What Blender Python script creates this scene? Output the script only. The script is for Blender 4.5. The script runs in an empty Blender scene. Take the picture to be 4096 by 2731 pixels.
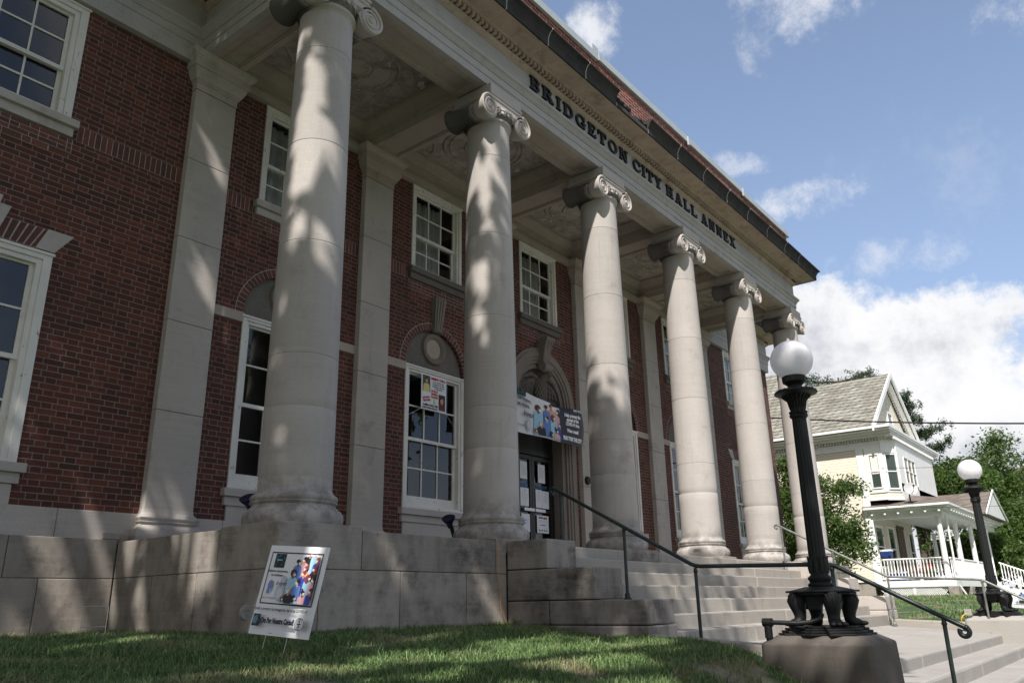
import bpy, math, random
import numpy as np
from mathutils import Vector, Matrix, noise as mnoise
random.seed(7); RNG = np.random.default_rng(11)
PI = math.pi
scene = bpy.context.scene
COL = scene.collection
WL = {}                                  # world location of every root / part

# ------------------------------------------------------------------ mesh builder
class MB:
    def __init__(s): s.v=[]; s.f=[]; s.m=[]
    def add(s, verts, faces, mi=0):
        b=len(s.v); s.v.extend([tuple(p) for p in verts])
        for f in faces: s.f.append(tuple(b+i for i in f)); s.m.append(mi)
    def box(s,x0,x1,y0,y1,z0,z1,mi=0):
        v=[(x0,y0,z0),(x1,y0,z0),(x1,y1,z0),(x0,y1,z0),(x0,y0,z1),(x1,y0,z1),(x1,y1,z1),(x0,y1,z1)]
        s.add(v,[(0,3,2,1),(4,5,6,7),(0,1,5,4),(1,2,6,5),(2,3,7,6),(3,0,4,7)],mi)
    def hexa(s,b,t,mi=0):
        s.add(list(b)+list(t),[(3,2,1,0),(4,5,6,7),(0,1,5,4),(1,2,6,5),(2,3,7,6),(3,0,4,7)],mi)
    def prism_xz(s,poly,y0,y1,mi=0):      # poly counter-clockwise in x,z seen from -y ; y0 front
        n=len(poly); v=[(x,y0,z) for x,z in poly]+[(x,y1,z) for x,z in poly]
        s.add(v,[tuple(range(n)),tuple(range(2*n-1,n-1,-1))]+[(i,i+n,(i+1)%n+n,(i+1)%n) for i in range(n)],mi)
    def prism_yz(s,poly,x0,x1,mi=0):
        n=len(poly); v=[(x0,y,z) for y,z in poly]+[(x1,y,z) for y,z in poly]
        s.add(v,[tuple(range(n-1,-1,-1)),tuple(range(n,2*n))]+[(i,(i+1)%n,(i+1)%n+n,i+n) for i in range(n)],mi)
    def prism_xy(s,poly,z0,z1,mi=0):
        n=len(poly); v=[(x,y,z0) for x,y in poly]+[(x,y,z1) for x,y in poly]
        s.add(v,[tuple(range(n-1,-1,-1)),tuple(range(n,2*n))]+[(i,(i+1)%n,(i+1)%n+n,i+n) for i in range(n)],mi)
    def lathe(s,prof,c=(0,0,0),n=40,mi=0,axis='z',rad=None,cap=True):
        b=len(s.v); m=len(prof)
        for r,z in prof:
            for i in range(n):
                a=2*PI*i/n; k=r*(rad(a) if rad else 1)
                p=(k*math.cos(a),k*math.sin(a),z)
                if axis=='y': p=(p[0],p[2],p[1])
                if axis=='x': p=(p[2],p[0],p[1])
                s.v.append((c[0]+p[0],c[1]+p[1],c[2]+p[2]))
        fl=axis=='y'
        for j in range(m-1):
            for i in range(n):
                q=(b+j*n+i,b+j*n+(i+1)%n,b+(j+1)*n+(i+1)%n,b+(j+1)*n+i)
                s.f.append(q[::-1] if fl else q); s.m.append(mi)
        if cap:
            for j,rv in ((0,True),(m-1,False)):
                if prof[j][0]>1e-5:
                    q=tuple(b+j*n+i for i in range(n)); s.f.append(q[::-1] if rv!=fl else q); s.m.append(mi)
    def tube(s,pts,r,n=8,mi=0,cap=True):
        pts=[Vector(p) for p in pts]; m=len(pts); rs=r if isinstance(r,(list,tuple)) else [r]*m
        b=len(s.v); u=None
        for j,p in enumerate(pts):
            t=(pts[min(j+1,m-1)]-pts[max(j-1,0)]).normalized()
            if u is None:
                u=t.cross(Vector((0,0,1))); 
                if u.length<1e-3: u=t.cross(Vector((1,0,0)))
            u=(u-t*u.dot(t)).normalized(); w=t.cross(u)
            for i in range(n):
                a=2*PI*i/n; s.v.append(tuple(p+rs[j]*(math.cos(a)*u+math.sin(a)*w)))
        for j in range(m-1):
            for i in range(n):
                s.f.append((b+j*n+i,b+j*n+(i+1)%n,b+(j+1)*n+(i+1)%n,b+(j+1)*n+i)); s.m.append(mi)
        if cap:
            s.f.append(tuple(b+i for i in range(n-1,-1,-1))); s.m.append(mi)
            s.f.append(tuple(b+(m-1)*n+i for i in range(n))); s.m.append(mi)
    def sphere(s,c,r,nu=16,nv=10,mi=0,M=None):
        if not isinstance(r,(list,tuple)): r=(r,r,r)
        b=len(s.v)
        for j in range(nv+1):
            t=PI*j/nv
            for i in range(nu):
                a=2*PI*i/nu; p=Vector((r[0]*math.sin(t)*math.cos(a),r[1]*math.sin(t)*math.sin(a),-r[2]*math.cos(t)))
                if M is not None: p=M@p
                s.v.append((c[0]+p[0],c[1]+p[1],c[2]+p[2]))
        for j in range(nv):
            for i in range(nu):
                s.f.append((b+j*nu+i,b+j*nu+(i+1)%nu,b+(j+1)*nu+(i+1)%nu,b+(j+1)*nu+i)); s.m.append(mi)
    def sweep(s,prof,path,mi=0,cap=True,closed=False):
        # prof: (out,z) ; outward = right of travel along path
        n=len(path); pv=[Vector((p[0],p[1])) for p in path]; m=len(prof); b=len(s.v)
        for i in range(n):
            if closed or 0<i<n-1:
                d0=(pv[i]-pv[(i-1)%n]).normalized(); d1=(pv[(i+1)%n]-pv[i]).normalized()
            elif i==0: d0=d1=(pv[1]-pv[0]).normalized()
            else: d0=d1=(pv[i]-pv[i-1]).normalized()
            n0=Vector((d0.y,-d0.x)); n1=Vector((d1.y,-d1.x)); k=(n0+n1); k=k/max(1e-6,k.dot(n0)) 
            for o,z in prof: q=pv[i]+k*o; s.v.append((q.x,q.y,z))
        for i in range(n if closed else n-1):
            i2=(i+1)%n
            for j in range(m-1):
                s.f.append((b+i*m+j,b+i2*m+j,b+i2*m+j+1,b+i*m+j+1)); s.m.append(mi)
        if cap and not closed:
            s.f.append(tuple(b+j for j in range(m-1,-1,-1)) if False else tuple(b+j for j in range(m))); s.m.append(mi)
            s.f.append(tuple(b+(n-1)*m+j for j in range(m-1,-1,-1))); s.m.append(mi)
    def ring_xz(s,cx,cz,r0,r1,a0,a1,y0,y1,n=24,mi=0):   # arch ring segment facing -y
        def P(r,a,y): return (cx+r*math.cos(a),y,cz+r*math.sin(a))
        for i in range(n):
            a=a0+(a1-a0)*i/n; b_=a0+(a1-a0)*(i+1)/n
            v=[P(r0,a,y0),P(r1,a,y0),P(r1,b_,y0),P(r0,b_,y0),P(r0,a,y1),P(r1,a,y1),P(r1,b_,y1),P(r0,b_,y1)]
            fs=[(0,1,2,3),(1,5,6,2),(0,3,7,4)]
            if i==0: fs.append((0,4,5,1))
            if i==n-1: fs.append((3,2,6,7))
            s.add(v,fs,mi)
    def build(s,name,mats,parent=None,loc=None,smooth=None,bevel=None):
        me=bpy.data.meshes.new(name)
        off=Vector(loc) if loc is not None else (WL[parent] if parent else Vector((0,0,0)))
        me.from_pydata([(x-off.x,y-off.y,z-off.z) for x,y,z in s.v],[],s.f)
        if not isinstance(mats,(list,tuple)): mats=[mats]
        for m in mats: me.materials.append(m)
        if len(mats)>1: me.polygons.foreach_set('material_index',s.m)
        if smooth:
            me.polygons.foreach_set('use_smooth',[True]*len(me.polygons))
            me.set_sharp_from_angle(angle=math.radians(smooth))
        me.update()
        o=bpy.data.objects.new(name,me); COL.objects.link(o)
        if parent: o.parent=parent; o.location=off-WL[parent]
        else: o.location=off
        WL[o]=off
        if bevel:
            b=o.modifiers.new('bevel','BEVEL'); b.width=bevel; b.segments=2; b.limit_method='ANGLE'; b.angle_limit=0.6
        return o

def tag(o,label=None,cat=None,group=None,kind=None):
    if label: o['label']=label
    if cat: o['category']=cat
    if group: o['group']=group
    if kind: o['kind']=kind
    return o
def thing(name,label,cat,loc,group=None):
    o=bpy.data.objects.new(name,None); COL.objects.link(o); o.location=loc; o.empty_display_size=.2
    WL[o]=Vector(loc); return tag(o,label,cat,group)
def copy_tree(o,parent=None):
    c=o.copy(); COL.objects.link(c)
    if parent: c.parent=parent
    for ch in list(o.children): copy_tree(ch,c)
    return c

# ------------------------------------------------------------------ node helpers
class S:
    nt=None
    def __init__(s,k): s.k=k
    @staticmethod
    def op(o,*a):
        n=S.nt.nodes.new('ShaderNodeMath'); n.operation=o
        for i,x in enumerate(a):
            if isinstance(x,S): S.nt.links.new(x.k,n.inputs[i])
            else: n.inputs[i].default_value=x
        return S(n.outputs[0])
    def __add__(a,b): return S.op('ADD',a,b)
    __radd__=__add__
    def __sub__(a,b): return S.op('SUBTRACT',a,b)
    def __rsub__(a,b): return S.op('SUBTRACT',b,a)
    def __mul__(a,b): return S.op('MULTIPLY',a,b)
    __rmul__=__mul__
    def __truediv__(a,b): return S.op('DIVIDE',a,b)
    def floor(a): return S.op('FLOOR',a)
    def fract(a): return S.op('FRACT',a)
    def gt(a,b): return S.op('GREATER_THAN',a,b)
    def lt(a,b): return S.op('LESS_THAN',a,b)
    def mx(a,b): return S.op('MAXIMUM',a,b)
    def mn(a,b): return S.op('MINIMUM',a,b)
    def abs(a): return S.op('ABSOLUTE',a)
    def ss(a,e0,e1):
        n=S.nt.nodes.new('ShaderNodeMapRange'); n.interpolation_type='SMOOTHSTEP'
        S.nt.links.new(a.k,n.inputs[0])
        for i,x in ((1,e0),(2,e1)):
            if isinstance(x,S): S.nt.links.new(x.k,n.inputs[i])
            else: n.inputs[i].default_value=x
        return S(n.outputs[0])
def newmat(name):
    m=bpy.data.materials.new(name); m.use_nodes=True; nt=m.node_tree; S.nt=nt
    bs=nt.nodes['Principled BSDF']; return m,nt,bs
def L(nt,a,b): nt.links.new(a.k if isinstance(a,S) else a,b)
def pos(nt,kind='world'):
    if kind=='world': return nt.nodes.new('ShaderNodeNewGeometry').outputs['Position']
    return nt.nodes.new('ShaderNodeTexCoord').outputs['Object']
def xyz(nt,v):
    n=nt.nodes.new('ShaderNodeSeparateXYZ'); nt.links.new(v,n.inputs[0]); return [S(o) for o in n.outputs]
def comb(nt,a,b,c=0.0):
    n=nt.nodes.new('ShaderNodeCombineXYZ')
    for i,x in enumerate((a,b,c)):
        if isinstance(x,S): nt.links.new(x.k,n.inputs[i])
        else: n.inputs[i].default_value=x
    return n.outputs[0]
def noise(nt,v,scale=5,detail=4,rough=.55,stretch=None):
    if stretch:
        mp=nt.nodes.new('ShaderNodeMapping'); mp.inputs['Scale'].default_value=stretch; nt.links.new(v,mp.inputs[0]); v=mp.outputs[0]
    n=nt.nodes.new('ShaderNodeTexNoise'); n.inputs['Scale'].default_value=scale; n.inputs['Detail'].default_value=detail; n.inputs['Roughness'].default_value=rough
    nt.links.new(v,n.inputs['Vector']); return S(n.outputs[0])
def mix(nt,f,a,b,mode='MIX'):
    n=nt.nodes.new('ShaderNodeMix'); n.data_type='RGBA'; n.blend_type=mode
    for i,x in ((0,f),(6,a),(7,b)):
        if isinstance(x,S): nt.links.new(x.k,n.inputs[i])
        elif hasattr(x,'is_output'): nt.links.new(x,n.inputs[i])
        elif i==0: n.inputs[0].default_value=x
        else: n.inputs[i].default_value=(*x,1) if len(x)==3 else x
    return n.outputs[2]
def bump(nt,h,strength,dist,bs):
    b=nt.nodes.new('ShaderNodeBump'); b.inputs['Strength'].default_value=strength; b.inputs['Distance'].default_value=dist
    L(nt,h,b.inputs['Height']); nt.links.new(b.outputs[0],bs.inputs['Normal'])
def plain(name,col,rough=.6,metal=0,spec=.5,var=0,scale=20,bmp=0):
    m,nt,bs=newmat(name); bs.inputs['Roughness'].default_value=rough; bs.inputs['Metallic'].default_value=metal
    bs.inputs['Specular IOR Level'].default_value=spec
    bs.inputs['Base Color'].default_value=(*col,1)
    if var or bmp:
        n=noise(nt,pos(nt),scale,5)
        if var: L(nt,mix(nt,n.ss(.3,.7),tuple(c*(1-var) for c in col),tuple(min(1,c*(1+var)) for c in col)),bs.inputs['Base Color'])
        if bmp: bump(nt,n,bmp,.01,bs)
    return m
def stone(name,base,dark,stain=.5,streak=.4,grain=60,rough=.85,patch=1.2,lines=None,stainlo=.5,bm=.25,isl=0,drum=False,grainmix=.28):
    m,nt,bs=newmat(name); p=pos(nt); bs.inputs['Roughness'].default_value=rough; bs.inputs['Specular IOR Level'].default_value=.25
    n1=noise(nt,p,patch,6,.6); n2=noise(nt,p,grain,3,.7); n3=noise(nt,p,2.2,6,.65,(1.6,1.6,.55)); n4=noise(nt,p,7,6,.68,(.35,.35,5))
    c=mix(nt,n1.ss(.3,.7)*.55,base,tuple(b*.78 for b in base))
    c=mix(nt,n3.ss(stainlo,.75)*streak,c,dark)
    c=mix(nt,noise(nt,p,2.3,8,.7).ss(stainlo+.06,.72)*stain,c,dark)
    c=mix(nt,n4.ss(.42,.72)*(.12 if drum else .30),c,tuple(min(1,b*1.22) for b in base)); c=mix(nt,noise(nt,p,11,6,.7,(.3,.3,6)).ss(.52,.74)*(.12 if drum else .30),c,tuple(b*.62 for b in base))
    c=mix(nt,n2.ss(.25,.75)*grainmix,c,tuple(b*(.55 if grainmix<.5 else .25) for b in base))
    if isl:
        g=nt.nodes.new('ShaderNodeNewGeometry'); c=mix(nt,S(g.outputs['Random Per Island'])*isl,c,tuple(d*.8 for d in dark)); c=mix(nt,(S(g.outputs['Random Per Island'])*7.3).fract()*isl*.6,c,(.40,.33,.265))
    if drum:
        X,Y,Z=xyz(nt,p); w=nt.nodes.new('ShaderNodeTexWhiteNoise'); w.noise_dimensions='2D'
        nt.links.new(comb(nt,((Z-.46)/1.2175).floor(),(X/3+.5).floor()),w.inputs['Vector']); r=S(w.outputs['Value'])
        band=noise(nt,p,3.2,6,.7,(.25,.25,3.2)).ss(.46,.70)*r.ss(.4,.9)
        c=mix(nt,r*.38,c,(.28,.26,.24)); c=mix(nt,band*.13,c,(.24,.225,.21))
        run=noise(nt,p,6,6,.7,(1.4,1.4,.09)).ss(.56,.74)*Z.ss(3.2,5.9); c=mix(nt,run*.35,c,(.15,.14,.13))
        pit=noise(nt,p,26,5,.75).ss(.60,.72); c=mix(nt,pit*.30,c,(.22,.205,.195)); vs=noise(nt,p,4.5,7,.72,(1.8,1.8,.16)).ss(.50,.72); c=mix(nt,vs*.22,c,(.25,.235,.22)); tool=noise(nt,p,16,4,.7,(.18,.18,5)).ss(.55,.75); c=mix(nt,tool*.16,c,(.66,.63,.60))
        foot=(1-Z.ss(.28,.62))*noise(nt,p,5,6,.7).ss(.35,.65); c=mix(nt,foot*.68,c,(.13,.122,.115))
    nt.links.new(c,bs.inputs['Base Color']); bump(nt,n2+n1*.5,bm,.006,bs); return m

M={}
M['stone']=stone('limestone',(.51,.468,.435),(.19,.172,.16),.5,.40)
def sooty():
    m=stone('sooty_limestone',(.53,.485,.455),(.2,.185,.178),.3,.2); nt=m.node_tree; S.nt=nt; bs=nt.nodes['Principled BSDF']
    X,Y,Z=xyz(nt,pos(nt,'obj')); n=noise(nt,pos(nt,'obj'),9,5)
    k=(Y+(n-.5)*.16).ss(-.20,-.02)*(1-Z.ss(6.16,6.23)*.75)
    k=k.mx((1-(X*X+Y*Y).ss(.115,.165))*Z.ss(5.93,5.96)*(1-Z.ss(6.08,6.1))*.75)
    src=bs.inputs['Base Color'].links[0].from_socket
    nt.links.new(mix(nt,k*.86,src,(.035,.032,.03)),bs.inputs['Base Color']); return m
M['dentil_shade']=stone('shaded_dentil_stone',(.075,.062,.05),(.02,.018,.016),.5,.3)  # dark tone stands in for the shadow between the dentils
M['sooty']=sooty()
M['shaft']=stone('column_limestone',(.530,.490,.462),(.20,.186,.176),.45,.15,60,bm=.4,drum=True)
M['stone_base']=stone('base_limestone',(.43,.388,.345),(.060,.052,.045),.95,.65,40,stainlo=.40,isl=.34)
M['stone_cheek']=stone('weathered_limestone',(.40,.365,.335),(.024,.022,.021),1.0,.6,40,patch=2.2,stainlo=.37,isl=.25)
M['granite']=stone('granite',(.43,.40,.36),(.13,.12,.105),.55,.5,120,.8,bm=.5,isl=.25)
M['concrete']=stone('concrete',(.37,.35,.325),(.22,.2,.18),.3,.15,90,.9,bm=.4)
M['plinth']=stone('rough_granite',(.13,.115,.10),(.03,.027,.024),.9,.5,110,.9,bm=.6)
M['soffit']=stone('buff_limestone',(.50,.40,.33),(.17,.11,.085),.75,.4,40,stainlo=.44)
M['gutter']=stone('blackened_stone',(.055,.05,.047),(.015,.015,.016),.7,.6,40,stainlo=.4)
M['frieze']=stone('grey_limestone',(.46,.435,.425),(.2,.2,.2),.3,.45)
M['pale_joint']=plain('pale_mortar',(.42,.42,.42),.9)
M['dark_joint']=plain('dark_mortar',(.17,.145,.125),.95,var=.4,scale=9)
M['rough']=stone('roughcast',(.25,.225,.20),(.04,.036,.032),.6,.3,75,.95,bm=1.0,grainmix=.75)
M['door_stone']=stone('grey_brown_stone',(.25,.215,.19),(.10,.08,.07),.6,.4,50)
M['marble']=stone('marble',(.46,.40,.33),(.2,.15,.12),.4,.2,20)
M['dark_sill']=stone('blackened_sill',(.16,.145,.13),(.05,.045,.04),.5,.3)
M['eagle']=stone('dark_carved_stone',(.15,.13,.115),(.03,.028,.026),.6,.3,60)
def paint(name,col,peel,amount=.6):
    m,nt,bs=newmat(name); p=pos(nt); bs.inputs['Roughness'].default_value=.6
    n=noise(nt,p,14,8,.7,(1,1,.5)); d=noise(nt,p,2,4)
    c=mix(nt,n.ss(amount,amount+.04),col,peel); c=mix(nt,d.ss(.35,.7)*.3,c,tuple(x*.6 for x in col))
    nt.links.new(c,bs.inputs['Base Color']); bump(nt,n,.15,.004,bs); return m
M['white']=paint('white_paint',(.74,.72,.68),(.22,.19,.17),.62)
M['house_white']=plain('house_white_paint',(.80,.80,.79),.5,var=.04,scale=3)
def brickmat(name,pal,mortar,course=.0677,per=.325,st=.213,z0=.305,joint=.010,flem=True):
    m,nt,bs=newmat(name); p=pos(nt); X,Y,Z=xyz(nt,p); u=X+Y
    w1=noise(nt,p,7,2); u=u+(w1-.5)*.006; v=(Z-z0)/course+(noise(nt,p,5,2)-.5)*.05
    row=v.floor(); odd=(row*.5).fract().gt(.25)
    uu=u/per+odd*.5+(st*.5/per if flem else 0)
    if flem:
        cell=uu.floor(); f=uu.fract(); hd=f.gt(st/per); 
        du=(f*per).mn((f*per-st).abs()).mn((1-f)*per)
        bid=cell*2+hd
    else:
        cell=uu.floor(); f=uu.fract(); du=(f*per).mn((1-f)*per); bid=cell
    fv=v.fract(); dv=(fv.mn(1-fv))*course
    d=du.mn(dv); mort=1-d.ss(joint*.5-.0015,joint*.5+.002)
    wn=nt.nodes.new('ShaderNodeTexWhiteNoise'); wn.noise_dimensions='2D'; nt.links.new(comb(nt,bid,row),wn.inputs['Vector'])
    rp=nt.nodes.new('ShaderNodeValToRGB'); rp.color_ramp.interpolation='LINEAR'
    el=rp.color_ramp.elements
    for i,(t,c) in enumerate(pal):
        e=el[i] if i<2 else el.new(t); e.position=t; e.color=(*c,1)
    nt.links.new(wn.outputs['Value'],rp.inputs[0])
    n=noise(nt,p,45,5,.65); big=noise(nt,p,.9,5,.6)
    c=mix(nt,n.ss(.3,.75)*.55,rp.outputs[0],(.035,.018,.016))
    c=mix(nt,mort*(noise(nt,p,3,4).ss(.25,.6)*.35+.65),c,mortar)
    c=mix(nt,big.ss(.45,.75)*.40,c,(.05,.03,.028)); c=mix(nt,noise(nt,p,1.6,6,.7,(1,1,.28)).ss(.55,.78)*.45,c,(.045,.032,.03)); c=mix(nt,noise(nt,p,2.6,7,.75).ss(.62,.76)*.22,c,(.36,.30,.27))
    nt.links.new(c,bs.inputs['Base Color']); bs.inputs['Roughness'].default_value=.85; bs.inputs['Specular IOR Level'].default_value=.2
    bump(nt,(1-mort)*1.0+n*.25,.7,.006,bs); return m
PAL=[(0,(.078,.039,.032)),(1,(.200,.070,.050)),(.35,(.122,.048,.037)),(.7,(.145,.054,.041)),(.12,(.098,.043,.034))]
M['brick']=brickmat('flemish_brick',PAL,(.245,.205,.18),joint=.009)
M['brick_top']=brickmat('parapet_brick',[(0,(.15,.035,.028)),(1,(.30,.075,.05)),(.5,(.22,.05,.036))],(.46,.40,.35),per=.213,flem=False)
def unitbrick():
    m,nt,bs=newmat('brick_unit'); p=pos(nt); g=nt.nodes.new('ShaderNodeNewGeometry')
    rp=nt.nodes.new('ShaderNodeValToRGB'); el=rp.color_ramp.elements
    for i,(t,c) in enumerate(PAL):
        e=el[i] if i<2 else el.new(t); e.position=t; e.color=(*c,1)
    nt.links.new(g.outputs['Random Per Island'],rp.inputs[0]); n=noise(nt,p,45,5,.65)
    nt.links.new(mix(nt,n.ss(.3,.75)*.5,rp.outputs[0],(.035,.018,.016)),bs.inputs['Base Color']); bs.inputs['Roughness'].default_value=.85
    bump(nt,n,.3,.004,bs); return m
M['brick_unit']=unitbrick()
M['mortar']=plain('mortar',(.40,.355,.335),.95,var=.2,scale=30)
def glass(name,tint=.035,refl=1.0):
    m,nt,bs=newmat(name); nt.nodes.remove(bs); out=nt.nodes['Material Output']
    t=nt.nodes.new('ShaderNodeBsdfTransparent'); t.inputs[0].default_value=(.75,.78,.8,1)
    g=nt.nodes.new('ShaderNodeBsdfGlossy'); g.inputs['Roughness'].default_value=.015; g.inputs[0].default_value=(refl,refl,refl,1)
    fr=nt.nodes.new('ShaderNodeFresnel'); fr.inputs[0].default_value=1.6
    p=pos(nt); b=nt.nodes.new('ShaderNodeBump'); b.inputs['Strength'].default_value=.03; b.inputs['Distance'].default_value=.02
    nt.links.new(noise(nt,p,2.5,2).k,b.inputs['Height']); nt.links.new(b.outputs[0],g.inputs['Normal'])
    ms=nt.nodes.new('ShaderNodeMixShader'); nt.links.new(fr.outputs[0],ms.inputs[0]); nt.links.new(t.outputs[0],ms.inputs[1]); nt.links.new(g.outputs[0],ms.inputs[2])
    nt.links.new(ms.outputs[0],out.inputs[0]); return m
M['glass']=glass('window_glass',refl=1.0)
M['dark']=plain('dark_interior',(.012,.012,.014),.9)
M['curtain']=plain('grey_curtain',(.72,.69,.64),.9,var=.1,scale=8)
M['blind']=plain('window_blind',(.55,.53,.48),.9)
M['bronze']=plain('dark_bronze',(.018,.017,.016),.4,.0,.5,var=.2)
M['steel']=plain('brushed_steel',(.55,.55,.56),.35,.9)
M['iron']=stone('black_cast_iron',(.016,.017,.018),(.045,.035,.028),.5,.4,60,rough=.5,stainlo=.52,bm=.35)
M['rail_green']=plain('weathered_green_rail',(.012,.021,.020),.38,.0,.5,var=.35,scale=9,bmp=.1)
M['rail_grey']=plain('weathered_grey_rail',(.17,.18,.17),.42,.3,.5,var=.3,scale=9,bmp=.1)
def globe():
    m,nt,bs=newmat('milk_glass'); bs.inputs['Base Color'].default_value=(.88,.88,.91,1); bs.inputs['Roughness'].default_value=.45; bs.inputs['Specular IOR Level'].default_value=.22
    t=nt.nodes.new('ShaderNodeBsdfTranslucent'); t.inputs[0].default_value=(.95,.95,.97,1); ms=nt.nodes.new('ShaderNodeMixShader'); ms.inputs[0].default_value=.42
    p=pos(nt,'obj'); X,Y,Z=xyz(nt,p); d=noise(nt,p,9,6,.7).ss(.5,.75)*(1-Z.ss(2.28,2.46))*.35
    c=mix(nt,d,(.90,.90,.93),(.55,.53,.50)); nt.links.new(c,bs.inputs['Base Color'])
    nt.links.new(bs.outputs[0],ms.inputs[1]); nt.links.new(t.outputs[0],ms.inputs[2]); nt.links.new(ms.outputs[0],nt.nodes['Material Output'].inputs[0]); return m
M['globe']=globe()
M['letter']=plain('black_letter_enamel',(.010,.011,.013),.45)
M['coping']=plain('pale_metal_coping',(.40,.44,.46),.5,.0,.5,var=.05,scale=3)
M['copper']=plain('green_copper',(.12,.20,.18),.7)
def plaster():
    m,nt,bs=newmat('peeling_plaster'); p=pos(nt); n=noise(nt,p,2.4,10,.72); e=noise(nt,p,6,6)
    c=mix(nt,n.ss(.46,.54)*.8,(.47,.42,.38),(.33,.285,.255)); c=mix(nt,n.ss(.59,.61),c,(.74,.70,.66)); c=mix(nt,e.ss(.5,.7)*.4,c,(.14,.10,.08))
    nt.links.new(c,bs.inputs['Base Color']); bs.inputs['Roughness'].default_value=.95; bump(nt,n.ss(.46,.54)*.5-n.ss(.59,.61)+e*.5,.8,.012,bs); return m
M['plaster']=plaster()
M['brown_stone']=stone('brown_stained_stone',(.46,.395,.345),(.17,.125,.10),.5,.3,50)
def leafmat(name,a,b,trans=.35):
    m,nt,bs=newmat(name); g=nt.nodes.new('ShaderNodeNewGeometry'); p=g.outputs['Position']
    f=S(g.outputs['Random Per Island'])*.6+noise(nt,p,1.3,3).ss(.3,.7)*.4
    c=mix(nt,f,a,b); nt.links.new(c,bs.inputs['Base Color']); bs.inputs['Roughness'].default_value=.5; bs.inputs['Specular IOR Level'].default_value=.3
    tr=nt.nodes.new('ShaderNodeBsdfTranslucent'); nt.links.new(mix(nt,.5,c,(.25,.4,.08)),tr.inputs[0])
    ms=nt.nodes.new('ShaderNodeMixShader'); ms.inputs[0].default_value=trans
    nt.links.new(bs.outputs[0],ms.inputs[1]); nt.links.new(tr.outputs[0],ms.inputs[2]); nt.links.new(ms.outputs[0],nt.nodes['Material Output'].inputs[0]); return m
M['leaf']=leafmat('bright_leaves',(.045,.085,.022),(.14,.21,.05))
M['leaf_mid']=leafmat('garden_leaves',(.035,.068,.02),(.105,.165,.04))
M['leaf_dark']=leafmat('deep_green_leaves',(.025,.052,.018),(.085,.135,.04))
M['pine']=leafmat('pine_needles',(.02,.045,.025),(.05,.085,.04),.15)
M['bark']=plain('bark',(.11,.085,.065),.9,var=.4,scale=15,bmp=.8)
def grassmat(name,blade):
    m,nt,bs=newmat(name); p=pos(nt); g=nt.nodes.new('ShaderNodeNewGeometry')
    dry=noise(nt,p,1.7,5,.65); n=noise(nt,p,35,3)
    a=mix(nt,n.ss(.3,.7),(.030,.062,.022),(.075,.125,.04))
    if blade: a=mix(nt,S(g.outputs['Random Per Island']),(.042,.088,.032),(.205,.295,.105))
    k=dry.ss(.51,.64)*(.55 if blade else .85)
    c=mix(nt,k,a,(.33,.28,.17) if blade else (.26,.20,.15))
    nt.links.new(c,bs.inputs['Base Color']); bs.inputs['Roughness'].default_value=.6; bs.inputs['Specular IOR Level'].default_value=.25
    if not blade: bump(nt,n+dry,.9,.03,bs)
    return m
M['turf']=grassmat('turf',False); M['blade']=grassmat('grass_blades',True)
M['asphalt']=plain('asphalt',(.05,.05,.052),.9,var=.25,scale=40,bmp=.4)
def C(name,col,rough=.6): 
    k='c_'+name
    if k not in M: M[k]=plain(name,col,rough)
    return M[k]

# ------------------------------------------------------------------ CITY HALL
YW=2.42
CH=thing('city_hall','red brick public building with a stone portico of six columns','building',(7.5,0,-.95))

def wall_panel(mb,x0,x1,z0,z1,y,holes,arches=()):
    ex=[h for h in holes]+[(c-r,c+r,za,za+r+.06) for c,za,r in arches]
    xs=sorted({x0,x1,*[h[0] for h in ex],*[h[1] for h in ex]}); zs=sorted({z0,z1,*[h[2] for h in ex],*[h[3] for h in ex]})
    for i in range(len(xs)-1):
        for j in range(len(zs)-1):
            a,b,c,d=xs[i],xs[i+1],zs[j],zs[j+1]
            if a<x0-1e-6 or b>x1+1e-6 or c<z0-1e-6 or d>z1+1e-6: continue
            mx,mz=(a+b)/2,(c+d)/2
            if any(h[0]<mx<h[1] and h[2]<mz<h[3] for h in ex): continue
            mb.add([(a,y,c),(b,y,c),(b,y,d),(a,y,d)],[(0,1,2,3)])
    for c,za,r in arches:
        top=za+r+.06; n=28
        for i in range(n):
            t0,t1=PI*i/n,PI*(i+1)/n
            p=[(c+r*math.cos(t),za+r*math.sin(t)) for t in (t0,t1)]
            def rim(t):
                k=min(r/max(1e-6,abs(math.cos(t))),(r+.06)/max(1e-6,math.sin(t))); return (c+k*math.cos(t),za+k*math.sin(t))
            q=[rim(t0),rim(t1)]
            # corner handling: add the corner vertex when the rim jumps sides
            tc=math.atan2(r+.06,r)
            ring=[p[0],q[0]]
            if t0<tc<t1: ring.append((c+r,top))
            if t0<PI-tc<t1: ring.append((c-r,top))
            ring+= [q[1],p[1]]
            mb.add([(a,y,b) for a,b in ring],[tuple(range(len(ring)))])
            mb.add([(p[0][0],y,p[0][1]),(p[1][0],y,p[1][1]),(p[1][0],y+.14,p[1][1]),(p[0][0],y+.14,p[0][1])],[(0,1,2,3)])
    for h in holes:      # reveals
        a,b,c,d=h
        mb.add([(a,y,c),(a,y,d),(a,y+.14,d),(a,y+.14,c)],[(0,1,2,3)]); mb.add([(b,y,d),(b,y,c),(b,y+.14,c),(b,y+.14,d)],[(0,1,2,3)])
        mb.add([(a,y,d),(b,y,d),(b,y+.14,d),(a,y+.14,d)],[(0,1,2,3)])

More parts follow.
